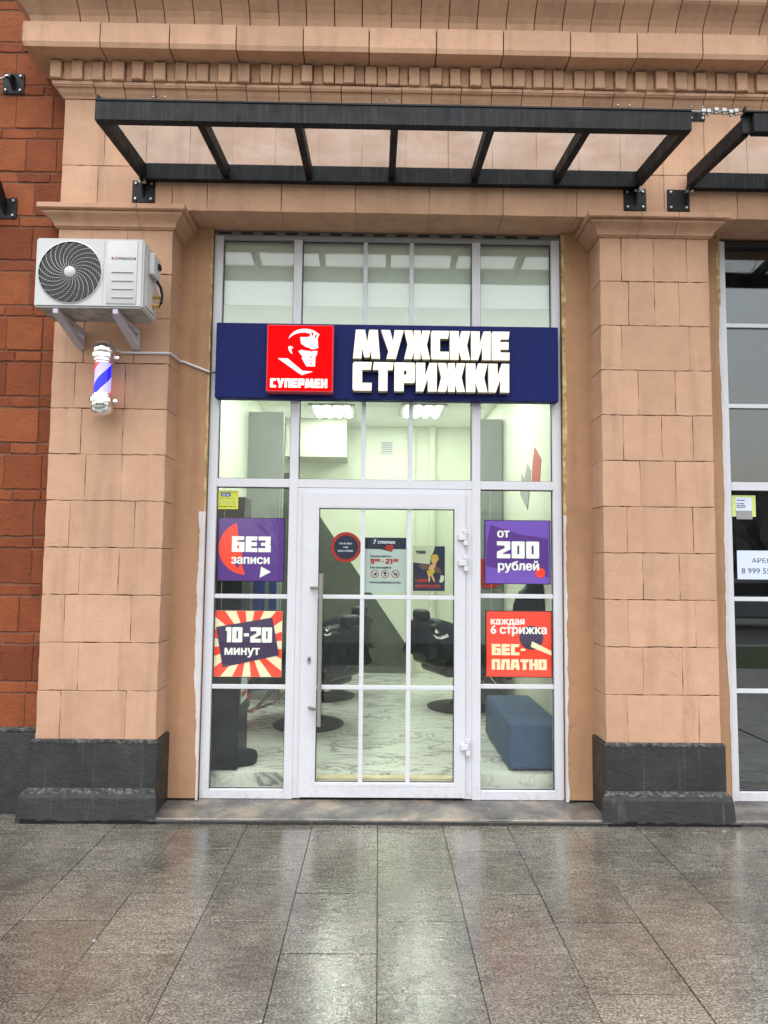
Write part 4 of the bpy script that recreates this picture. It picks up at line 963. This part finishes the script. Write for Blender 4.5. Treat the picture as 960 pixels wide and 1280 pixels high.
def helix(band):                                          # each coloured band of the cylinder is its own strip
    bm = bmesh.new()
    for j in range(mz):
        for i in range(n):
            z0_, z1_ = za+(zb-za)*j/mz, za+(zb-za)*(j+1)/mz
            s0, s1 = i/n, (i+1)/n; ph = lambda s, z: 0
            q = []
            for s_, z_ in ((s0, z0_), (s1, z0_), (s1, z1_), (s0, z1_)):
                a = 2*math.pi*(s_ + (z_-za)/.36) + 2.75; q.append((bx_+.052*math.cos(a), py_+.052*math.sin(a), z_))
            u = (i+.5)/n
            k = 'b' if u < .25 else 'w' if u < .5 else 'r' if u < .75 else 'w'
            if k == band: bm.faces.new([bm.verts.new(p) for p in q])
    bmesh.ops.remove_doubles(bm, verts=bm.verts[:], dist=1e-5); return bm_me(bm, True)
link('white_stripe', helix('w'), 'polewhite', bp); link('blue_stripe', helix('b'), 'poleblue', bp); link('red_stripe', helix('r'), 'polered', bp)
for z in (bz0+.1, bz1-.1): B('wall_arm', bx_-.02, bx_+.02, py_+.05, -.002, z-.018, z+.018, 'chrome', bp, .003); 
for z in (bz0+.1, bz1-.1): link('knob', lathe_me([(0, .03), (.014, .026), (.016, .01), (.01, 0)], (bx_+.085, py_+.03, z), 12, 'y'), 'chrome', bp)
ax, az = U(148, 440.5, -.02); b1 = U(212, 441.5, -.01); b2 = U(262, 465, .225)
t = thing('cable_conduit', 'thin white cable conduit from the barber pole to the shop sign', 'conduit', (ax, -.01, az))
link('straight_run', tube_me([(bx_+.06, -.07, az), (ax+.02, -.016, az), (XL2+.004, -.014, U(211, 441.5, -.014)[1])], .008, 6), 'pvc', t)
link('slanted_run', tube_me([(XL2+.004, -.014, U(211, 441.5, -.014)[1]), (XL2+.012, .0, U(213, 442, 0)[1]), (XL2+.014, .22, U(225, 448, .15)[1]), (XL2+.03, .226, U(232, 451.5, .22)[1]), (b2[0], .226, b2[1])], .008, 6), 'pvc', t)
B('wall_hole', b2[0]-.02, b2[0]+.05, .226, .236, b2[1]-.008, b2[1]+.004, 'mortar', t, 0)

# ------------------------------------------------------------------ shop interior
FZ, CZ, RY0, RY1 = .165, 3.55, .43, 4.9
RL, RR = -1.42, 1.42
def struct(name, x0, x1, y0, y1, z0, z1, m, parent=None, bev=0):
    o = B(name, x0, x1, y0, y1, z0, z1, m, parent, bev)
    if parent is None: o['kind'] = 'structure'
    return o
struct('floor', RL, RR, RY0, RY1, -.02, FZ, 'marble'); struct('ceiling', RL, RR, RY0+.06, RY1, CZ, CZ+.05, 'roomceil')
struct('wall_left', RL-.06, RL, RY0-.01, RY1, -.02, ZS+.1, 'roomwall'); struct('wall_right', RR, RR+.06, RY0-.01, RY1, -.02, ZS+.1, 'roomwall')
wb = struct('wall_back', RL-.06, RR+.06, RY1, RY1+.06, -.02, CZ+.05, 'roomwall')
struct('bulkhead', RL, RR, FY1+.012, RY0+.055, CZ-.02, ZS+.1, 'roomceil')
struct('ceiling_void', RL-.06, RR+.06, RY0+.055, RY0+.3, ZS+.1, ZS+.14, 'roomceil')
mp_ = [U(px, py, RY1-.006) for px, py in ((397, 641), (441, 713), (508, 806), (508, 842))]
md = link('dark_wall_paint', prism_me([(RL, mp_[0][1]+.55), (mp_[0][0]-.33, mp_[0][1]+.55), mp_[0], mp_[2], (mp_[3][0], FZ+.002), (RL, FZ+.002)], RY1-.006, RY1-.0005), 'mural', wb)
B('corner_trim', mp_[3][0]+.002, mp_[3][0]+.09, RY1-.05, RY1-.001, FZ, CZ, 'roomwall', wb)
xs_ = U(318, 560, 3.0)[0], U(354, 560, 3.0)[0]; ztp = U(335, 515, 3.0)[1]
o = struct('partition_left', RL+.001, xs_[1], 3.0, 3.1, FZ, ztp, 'partition'); 
xs_ = U(600, 560, 3.0)[0], U(628, 560, 3.0)[0]
struct('partition_right', xs_[0]-.02, xs_[1], 3.0, 3.1, FZ, ztp-.05, 'partition')
xb0 = U(357, 545, 4.4)[0]; xb1 = U(433.5, 545, 4.4)[0]; zb0 = U(400, 571, 4.4)[1]; zb1 = U(400, 527, 4.4)[1]
t = tag(B('duct_box', xb0, xb1, 4.4, RY1-.001, zb0, CZ-.002, 'ductpaint'), 'white boxed duct under the ceiling at the back of the room', 'duct'); 
cx, cz = U(484, 559, RY1-.03)
t = thing('wall_vent', 'small square wall vent high on the back wall of the room', 'vent', (cx, RY1-.03, cz-.09)); B('frame', cx-.085, cx+.085, RY1-.03, RY1-.001, cz-.09, cz+.09, 'pvc', t)
for k in range(5): B('slat', cx-.07, cx+.07, RY1-.036, RY1-.0305, cz-.07+k*.03, cz-.052+k*.03, 'acgrey', t, 0)
link('wall_pipe', tube_me([(U(541, 560, RY1-.05)[0], RY1-.04, FZ), (U(541, 560, RY1-.05)[0], RY1-.04, CZ)], .05, 12), 'roomwall', wb)
# ceiling lights
def gc(px, py): return G(px, py, CZ-.02)
for (pa, pb, lab, dy_) in ((392, 444, 'left lit ceiling panel lamp with four bright strips above the duct box', 0), (500, 552, 'right lit ceiling panel lamp with four bright strips', 0), (392, 444, 'left front ceiling panel lamp hidden behind the signboard', -2.0), (500, 552, 'right front ceiling panel lamp hidden behind the signboard', -2.0)):
    y1_ = gc(pa, 520.5)[1]+dy_; xA = gc(pa+2, 520)[0]; xB = gc(pb-2, 520)[0]; y0_ = y1_-.62
    t = thing('ceiling_light', lab, 'ceiling light', ((xA+xB)/2, (y0_+y1_)/2, CZ-.03), 'ceiling panel lamps')
    B('housing', xA-.03, xB+.03, y0_-.03, y1_+.03, CZ-.022, CZ-.001, 'lampframe', t)
    for k in range(4):
        c = xA+(xB-xA)*(k+.5)/4; B('light_strip', c-.021, c+.021, y0_, y1_, CZ-.032, CZ-.0225, 'lamp', t, 0)
# barber chairs
def rbox(x0, x1, y0, y1, z0, z1, r, tilt=0, piv=(0, 0, 0)):
    bm = bmesh.new(); add_box(bm, x0, x1, y0, y1, z0, z1); bmesh.ops.bevel(bm, geom=bm.edges[:], offset=r, segments=3, affect='EDGES', profile=.5)
    if tilt: bmesh.ops.rotate(bm, verts=bm.verts[:], cent=piv, matrix=Matrix.Rotation(tilt, 3, 'Y'))
    return bm_me(bm, True)
def place(me, loc, rz):
    me.transform(Matrix.Translation(loc) @ Matrix.Rotation(rz, 4, 'Z') @ Matrix.Diagonal((1.16, 1.25, 1.05, 1))); return me
def chair(loc, rz, label, sd_):
    random.seed(sd_)
    t = thing('barber_chair', label, 'barber chair', loc, 'barber chairs draped with black capes')
    P = lambda nm, me, m, par=t: link(nm, place(me, loc, rz), m, par)
    P('base_disc', lathe_me([(.0, .0), (.27, .0), (.275, .012), (.24, .026), (.08, .045), (.07, .06), (0, .062)], (0, 0, 0), 36), 'plainblack')
    P('column', lathe_me([(.05, .05), (.05, .2), (.035, .2), (.035, .36)], (0, 0, 0), 20), 'chrome')
    P('seat', rbox(-.26, .27, -.25, .25, .34, .46, .05), 'leather')
    P('backrest', rbox(-.34, -.23, -.24, .24, .43, .86, .045, -.12, (-.28, 0, .43)), 'leather')
    P('headrest', rbox(-.42, -.32, -.095, .095, .86, .97, .035, -.05, (-.37, 0, .9)), 'leather')
    for s in (-1, 1): P('armrest', rbox(-.22, .22, s*.30-.035, s*.30+.035, .56, .62, .025), 'leather')
    fr_ = bmesh.new()
    for s in (-1, 1): add_tube(fr_, [(.22, s*.13, .34), (.34, s*.13, .2), (.44, s*.13, .10)], .014, 8)
    add_tube(fr_, [(.40, -.17, .10), (.46, -.18, .10), (.46, .18, .10), (.40, .17, .10)], .016, 8); P('footrest', bm_me(fr_, True), 'chrome')
    # cape draped over back, arms and seat
    bm = bmesh.new(); NR, NA = 16, 56; rings = []
    f1, f2, f3 = random.uniform(0, 6), random.uniform(0, 6), random.uniform(0, 6)
    for j in range(NR):
        u = j/(NR-1); ring = []
        cx_ = -.31+.33*u**.8; ax_ = .05+.40*u**.75; ay_ = .19+.20*u**.6; zt_ = .885-.05*u
        for i in range(NA):
            a = 2*math.pi*i/NA; ca, sa = math.cos(a), math.sin(a); e = 2/3.0
            px_ = cx_+ax_*math.copysign(abs(ca)**e, ca); py2 = ay_*math.copysign(abs(sa)**e, sa)
            w_ = 1+u*u*(.06*math.sin(7*a+f1)+.04*math.sin(13*a+f2)+.025*math.sin(19*a+f3))
            zlow = .50-.20*(px_+.3)/.7 + .02*math.sin(5*a+f2)
            z = .885+(zlow-.885)*u**1.25 - (.10*u*(1-u)*max(0, ca)*3 if ca > 0 else 0)
            ring.append(bm.verts.new((cx_+(px_-cx_)*w_, py2*w_, z)))
        rings.append(ring)
    for j in range(NR-1):
        for i in range(NA): bm.faces.new((rings[j][i], rings[j][(i+1) % NA], rings[j+1][(i+1) % NA], rings[j+1][i]))
    bm.faces.new(rings[0]); cp = P('cape', bm_me(bm, True), 'cape')
    sol = cp.modifiers.new('thickness', 'SOLIDIFY'); sol.thickness = .006
    return t
cA = G(402, 906, FZ); cB = G(426, 872, FZ); cC = G(557, 884, FZ)
chA = chair((cA[0]-.12, cA[1], FZ), R(152), 'black caped barber chair nearest the door handle', 3)
chB = chair((cB[0]-.17, cB[1]+.05, FZ), R(150), 'black caped barber chair farther back behind the left one', 5)
chC = chair((cC[0]+.13, cC[1], FZ), R(22), 'black caped barber chair on the right of the room facing right', 8)
from mathutils.bvhtree import BVHTree
def cape_print(ch, shapes):
    cp = [c for c in ch.children if c.name.startswith('cape')][0]
    me = cp.data; bv = BVHTree.FromPolygons([v.co.copy() for v in me.vertices], [tuple(p.vertices) for p in me.polygons]); o = Vector((0, -CAMD, CAMZ))
    for sh in shapes:
        ps = []
        for px, py in sh:
            d = (fw + rt*((px-480)/FPX) + up*((640-py)/FPX)).normalized(); h = bv.ray_cast(o, d)
            if h[0] is None: break
            ps.append(h[0]-d*.012)
        else: link('white_print', pydata(ps, [tuple(range(len(ps)))]), 'capewhite', cp)
cape_print(chC, [[(541, 786), (544, 785), (549, 791), (545, 792)], [(541, 793), (548, 796), (556, 794), (559, 792), (561, 796), (552, 799), (545, 798)]])
cape_print(chA, [[(407, 787), (411, 783), (414, 782), (412, 786), (409, 790)], [(404, 792), (409, 793), (414, 791), (413, 794), (407, 795)]])
# white crescent print on the two nearest capes
# kiosk by the left window
kx1 = U(298, 900, RY0+.04)[0]; kz1 = U(300, 622, RY0+.2)[1]
t = thing('payment_kiosk', 'tall dark navy kiosk with a rounded foot behind the left window', 'kiosk', ((RL+kx1)/2, .67, FZ))
link('body', box_me(RL+.20, kx1, RY0+.035, RY0+.40, FZ+.004, kz1-.35, .01), 'kiosk', t)
link('head', prism_me([(RY0+.06, kz1-.352), (RY0+.40, kz1-.352), (RY0+.40, kz1), (RY0+.16, kz1)], RL+.22, kx1-.01, 'x'), 'kiosk', t)
link('foot', lathe_me([(0, 0), (.125, 0), (.13, .05), (.12, .075), (0, .08)], (kx1-.02, RY0+.25, FZ), 32), 'kiosk', t)
B('side_leaflet', kx1+.0005, kx1+.003, RY0+.10, RY0+.34, .62, 1.15, 'pgrey', t, 0)
for k in range(3): B('leaflet_print', kx1+.003, kx1+.004, RY0+.13, RY0+.31, .66+k*.16, .70+k*.16, 'inkred', t, 0)
# ottoman by the right window
ox0 = U(636, 966, RY0+.05)[0]
t = thing('ottoman', 'slate blue upholstered ottoman bench behind the right window', 'ottoman', ((ox0+1.36)/2, .95, FZ))
bm = bmesh.new(); add_box(bm, ox0, 1.37, RY0+.05, 1.55, FZ+.012, FZ+.35); bmesh.ops.bevel(bm, geom=[e for e in bm.edges], offset=.035, segments=4, affect='EDGES', profile=.5)
link('body', bm_me(bm, True), 'ottoman', t)
link('seam', tube_me([(ox0-.001, RY0+.1, FZ+.285), (ox0-.001, 1.5, FZ+.285)], .004, 5), 'ottoman', t)
for xx in (ox0+.06, 1.31):
    for yy in (RY0+.12, 1.48): link('leg', lathe_me([(.02, 0), (.025, .02)], (xx, yy, FZ), 10), 'plainblack', t)
# left wall fittings: a counter, boards, folder rack
t = thing('work_counter', 'dark work counter with a red front along the left wall of the room', 'counter', (-1.25, 2.1, FZ))
B('carcass', RL+.001, -1.28, 1.5, 2.7, FZ, FZ+.82, 'kiosk', t, .004); B('counter_top', RL+.001, -1.25, 1.48, 2.72, FZ+.821, FZ+.86, 'mural', t, .004); B('front', -1.279, -1.262, 1.52, 2.68, FZ+.08, FZ+.80, 'red', t, .002)
random.seed(21)
for k, (yy, hh, rr_, m_, lab) in enumerate(((1.62, .27, .032, 'blue', 'tall blue bottle at the near end of the counter'), (1.80, .20, .036, 'pwhite', 'white bottle on the counter by the left wall'), (1.98, .30, .030, 'inkred', 'slim red bottle on the counter by the left wall'), (2.20, .22, .040, 'acgrey', 'stout grey bottle on the counter by the left wall'), (2.45, .28, .034, 'kiosk', 'dark bottle at the far end of the counter'))):
    t = thing('spray_bottle', lab, 'bottle', (-1.33, yy, FZ+.861), 'bottles on the work counter')
    link('body', lathe_me([(0, 0), (rr_, .002), (rr_, hh*.68), (rr_*.4, hh*.78), (rr_*.4, hh*.84)], (-1.33, yy, FZ+.861), 14), m_, t); link('cap', lathe_me([(rr_*.45, hh*.84), (rr_*.45, hh*.98), (0, hh)], (-1.33, yy, FZ+.861), 12), 'plainblack', t)
def on_left(px): ray = fw + rt*((px-480)/FPX); tt = (RL+.02)/ray.x; return -CAMD+tt*ray.y
for m_, pa, pb, lab in (('red', 274, 298, 'red board on the left wall of the room'), ('blue', 300, 308, 'narrow blue board on the left wall beside the red one')):
    tag(B('wall_board', RL+.001, RL+.025, on_left(pa), on_left(pb), FZ+.90, 1.80, m_), lab, 'board', 'coloured boards by the left wall')
for pa, pb, lab in ((317, 331, 'wide blue board on the grey left partition'), (337, 345, 'narrow blue board on the grey left partition')):
    tag(B('wall_board', U(pa, 735, 2.97)[0], U(pb, 735, 2.97)[0], 2.972, 2.998, FZ+.75, 1.80, 'blue'), lab, 'board', 'coloured boards by the left wall')
# white-and-red arrow graphic panels on the right wall
def wall_poly(name, pix, m, lab, parent=None):
    pts = []
    for px, py in pix:
        ray = fw + rt*((px-480)/FPX) + up*((640-py)/FPX); tt = (RR-.006)/ray.x; pts.append((-CAMD+tt*ray.y, CAMZ+tt*ray.z))
    return tag(link(name, prism_me(pts, RR-.006, RR-.001, 'x'), m, parent), lab, 'wall graphic', 'arrow graphics on the right wall')
o = wall_poly('wall_graphic', [(668, 559), (676, 574), (674, 604), (664, 604), (666, 575)], 'red', 'red arrow shaped graphic on the right wall of the room')
wall_poly('wall_graphic', [(659, 580), (663, 588), (661, 620), (659, 637), (650, 618), (652, 592), (655, 600)], 'papergrey', 'grey pointed graphic on the right wall of the room')
# things glimpsed behind the right window
cx, cz = U(612, 716, 2.95); t = tag(link('round_wall_sign', prism_me(disc_pts(cx, cz, .17, 32), 2.97, 2.995), 'inkred'), 'dark red round sign on the grey partition behind the right window', 'sign')
hk = U(668, 722, 1.25)
t = thing('hanging_cape', 'black cape hanging in folds behind the posters of the right window', 'cape', (hk[0], 1.25, hk[1]-.9))
bm = bmesh.new(); rings = []
for j in range(12):
    u = j/11; ring = []
    for i in range(30):
        a = 2*math.pi*i/30; r1 = .07+.10*min(1, u*3)+.03*u; ring.append(bm.verts.new((min(hk[0]+r1*math.cos(a)*(1+.12*u*math.sin(6*a)), RR-.004), 1.25+.5*r1*math.sin(a)*(1+.2*u*math.sin(5*a+1)), hk[1]-.62*u-.05*math.cos(a)**2*(u < .1))))
    rings.append(ring)
for j in range(11):
    for i in range(30): bm.faces.new((rings[j][i], rings[j][(i+1) % 30], rings[j+1][(i+1) % 30], rings[j+1][i]))
bm.faces.new(rings[0]); bm.faces.new(rings[-1]); link('cloth', bm_me(bm, True), 'cape', t)
link('hook', tube_me([(hk[0], 1.25, hk[1]-.02), (hk[0], 1.25, hk[1]+.04), (RR-.002, 1.25, hk[1]+.05)], .008, 6), 'chrome', t)
# neighbour's dark empty room
struct('neighbour_floor', 2.44, 4.3, RY0, 5, -.02, .06, 'step'); struct('neighbour_wall', 2.37, 4.3, 5, 5.06, 0, 4.1, 'mural'); struct('neighbour_wall_left', 2.37, 2.435, RY0, 5, 0, 4.1, 'mural'); struct('neighbour_wall_right', 4.3, 4.36, RY0, 5, 0, 4.1, 'mural'); struct('neighbour_ceiling', 2.37, 4.36, RY0, 5, 4.1, 4.15, 'mural')

# ------------------------------------------------------------------ pavement
SS, SX0, SL = .4095, .0358, .533
pav = link('pavement', pydata([(-40, -6.2, -.012), (40, -6.2, -.012), (40, .4, -.012), (-40, .4, -.012)], [(0, 1, 2, 3)]), 'joint'); pav['kind'] = 'structure'
yB = G(350, 1087)[1]; yA = G(430, 1061.5)[1]
random.seed(11)
for k in range(-9, 9):
    xa = SX0+k*SS; xb = xa+SS; first = yA if k % 2 else yB
    y = first+2*SL
    while y > -4.4:
        y0, y1 = y-SL, min(y, .08)
        g = .003; gx = .0018; dz = random.uniform(-.0014, .0014); rk = .0058
        if y1-y0 > .05:
            f = lambda x, yy: (x+rk*(yy+.09), yy)
            q = [f(xa+gx, y0+g), f(xb-gx, y0+g), f(xb-gx, y1-g), f(xa+gx, y1-g)]; c = .0008
            top = [f(xa+gx+c, y0+g+c), f(xb-gx-c, y0+g+c), f(xb-gx-c, y1-g-c), f(xa+gx+c, y1-g-c)]
            tl = [random.uniform(-.0012, .0012) for _ in range(4)]
            vs = [(p[0], p[1], -.02) for p in q]+[(p[0], p[1], dz-.0008+tl[i]) for i, p in enumerate(q)]+[(p[0], p[1], dz+tl[i]) for i, p in enumerate(top)]
            fs = [(0, 1, 5, 4), (1, 2, 6, 5), (2, 3, 7, 6), (3, 0, 4, 7), (4, 5, 9, 8), (5, 6, 10, 9), (6, 7, 11, 10), (7, 4, 8, 11), (8, 9, 10, 11)]
            link('paving_slab', pydata(vs, fs), 'paving', pav)
        y -= SL
def far_sheet(name, x0, x1, y0, y1, z, m): o = link(name, pydata([(x0, y0, z), (x1, y0, z), (x1, y1, z), (x0, y1, z)], [(0, 1, 2, 3)]), m); o['kind'] = 'structure'; return o
far_sheet('pavement_far', -40, 40, -6.1, -4.42, -.002, 'paving'); far_sheet('pavement_side', -40, -3.72, -4.42, .08, -.003, 'paving'); far_sheet('pavement_side', 3.75, 40, -4.42, .08, -.003, 'paving')
for px, py, s in ((117, 1177, .010), (905, 1040, .014), (953, 1047, .010), (655, 1017, .007), (801, 1271, .008), (806, 1279, .006), (326, 1278, .008), (505, 1237, .006)):
    X, Y_ = G(px, py, .034 if py < 1028 else 0); zz = .034 if py < 1028 else .001
    bm = bmesh.new(); n = 6
    add_prism(bm, [(X+s*random.uniform(.5, 1)*math.cos(2*math.pi*i/n), Y_+s*random.uniform(.5, 1.0)*math.sin(2*math.pi*i/n)) for i in range(n)], zz, zz+.004, 'z')
    tag(link('litter_scrap', bm_me(bm), 'papergrey'), {117: 'tiny pale scrap on the paving below the left plinth', 905: 'pale scrap on the paving at the foot of the right plinth', 953: 'tiny scrap on the paving at the right edge of the picture', 655: 'tiny pale scrap of litter on the concrete threshold step', 801: 'tiny scrap at the lower right, farther of the close pair', 806: 'tiny scrap at the lower right, nearer of the close pair', 326: 'tiny scrap on the paving at the bottom edge, left of centre', 505: 'tiny grey scrap on the paving in front of the door'}[px], 'litter', 'scraps of litter on the ground')

# ------------------------------------------------------------------ the street behind the camera (seen in the reflections)
far_sheet('ground', -600, 600, -900, -6.2, -.16, 'lawn'); 
far_sheet('road', -300, 300, -30, -9.5, -.14, 'asphalt'); far_sheet('lawn', -300, 300, -9.3, -6.2, -.010, 'lawn')
o = B('kerb', -100, 100, -9.5, -9.3, -.16, .0, 'kerb', None, .01); o['kind'] = 'structure'
def tree_mesh(sd_):
    random.seed(sd_); bt = bmesh.new(); bc = bmesh.new()
    def br(p, d, L, r, lev):
        q = p+d*L; add_tube(bt if lev == 0 else bc, [p, (p+q)/2+Vector((random.uniform(-1, 1), random.uniform(-1, 1), 0))*L*.05, q], [r, r*.8, r*.6], 5 if lev < 2 else 3, False)
        if lev >= 4: return
        for i in range(4 if lev else 6):
            nd = (d+Vector((random.uniform(-1, 1), random.uniform(-1, 1), random.uniform(-.2, .7)))*.75).normalized(); br(p+d*L*random.uniform(.55, 1), nd, L*random.uniform(.5, .72), r*.5, lev+1)
    br(Vector((0, 0, -.2)), Vector((0, 0, 1)), 4.2, .2, 0); return bm_me(bt), bm_me(bc)
tm = tree_mesh(4)
for k, (X, Y_, s) in enumerate(((-34, -62, 1.1), (-21, -70, 1.2), (-9, -60, 1.0), (3, -72, 1.25), (13, -63, 1.05), (24, -70, 1.2), (37, -60, 1.0), (52, -68, 1.2))):
    t = thing('street_tree', ('first', 'second', 'third', 'fourth', 'fifth', 'sixth', 'seventh', 'eighth')[k]+' bare tree from the left in the row across the road', 'tree', (X, Y_, 0), 'bare trees across the road')
    for nm, me in (('trunk', tm[0]), ('crown', tm[1])):
        o = bpy.data.objects.new(nm, me); C.objects.link(o); o.parent = t
        if not me.materials: me.materials.append(MT['bark'])
    t.scale = (s, s, s); t.rotation_euler = (0, 0, k*1.3)
for bxx, wx, hh, lab in ((-70, 60, 13, 'pale apartment block across the road, left, seen in reflections'), (12, 56, 10, 'lower pale apartment block across the road, seen in reflections'), (88, 60, 15, 'tall pale apartment block across the road, right, seen in reflections')):
    t = thing('apartment_block', lab, 'building', (bxx, -120, 0), 'blocks across the road')
    B('wall', bxx-wx/2, bxx+wx/2, -130, -110, -.2, hh, 'farwall', t, 0); B('roof', bxx-wx/2-.4, bxx+wx/2+.4, -130.4, -109.6, hh+.01, hh+.5, 'mural', t, 0)
    for r_ in range(int(hh/3)):
        for c_ in range(int(wx/4)): X = bxx-wx/2+2+c_*4; B('window', X-.8, X+.8, -109.98, -109.9, 1+r_*3, 2.6+r_*3, 'farglass', t, 0)
def car(X, Y_, lab, rz=0):
    t = thing('passing_car', lab, 'car', (X, Y_, -.14), 'cars on the road')
    pr = [(-2.1, .25), (-2.15, .6), (-2.0, .82), (-1.5, .92), (-1.0, 1.38), (.35, 1.42), (1.0, .95), (1.9, .82), (2.15, .6), (2.12, .25)]
    bm = bmesh.new(); add_prism(bm, [(X+a, -.14+b) for a, b in pr], Y_-.85, Y_+.85); bmesh.ops.bevel(bm, geom=bm.edges[:], offset=.07, segments=2, affect='EDGES'); link('body', bm_me(bm, True), 'carpaint', t)
    for s in (-1, 1): link('window', prism_me([(X+a, -.14+b) for a, b in ((-1.35, .95), (-.95, 1.30), (.32, 1.34), (.82, .97))], Y_+s*.853, Y_+s*.858), 'farglass', t)
    for a in (-1.35, 1.35):
        for s in (-1, 1): link('wheel', lathe_me([(0, .1), (.2, .1), (.32, .08), (.32, -.08), (.2, -.1), (0, -.1)], (X+a, Y_+s*.78, .18), 20, 'y'), 'tyre', t)
    for s in (-1, 1): link('headlight', lathe_me([(0, .04), (.09, .02), (.1, -.04)], (X+2.12, Y_+s*.62, .5), 12, 'y'), 'headlight', t)
car(11.6, -16, 'grey saloon car passing on the wet road, seen in the window reflection'); car(17.5, -21, 'second grey car farther along the road, seen in the window reflection')
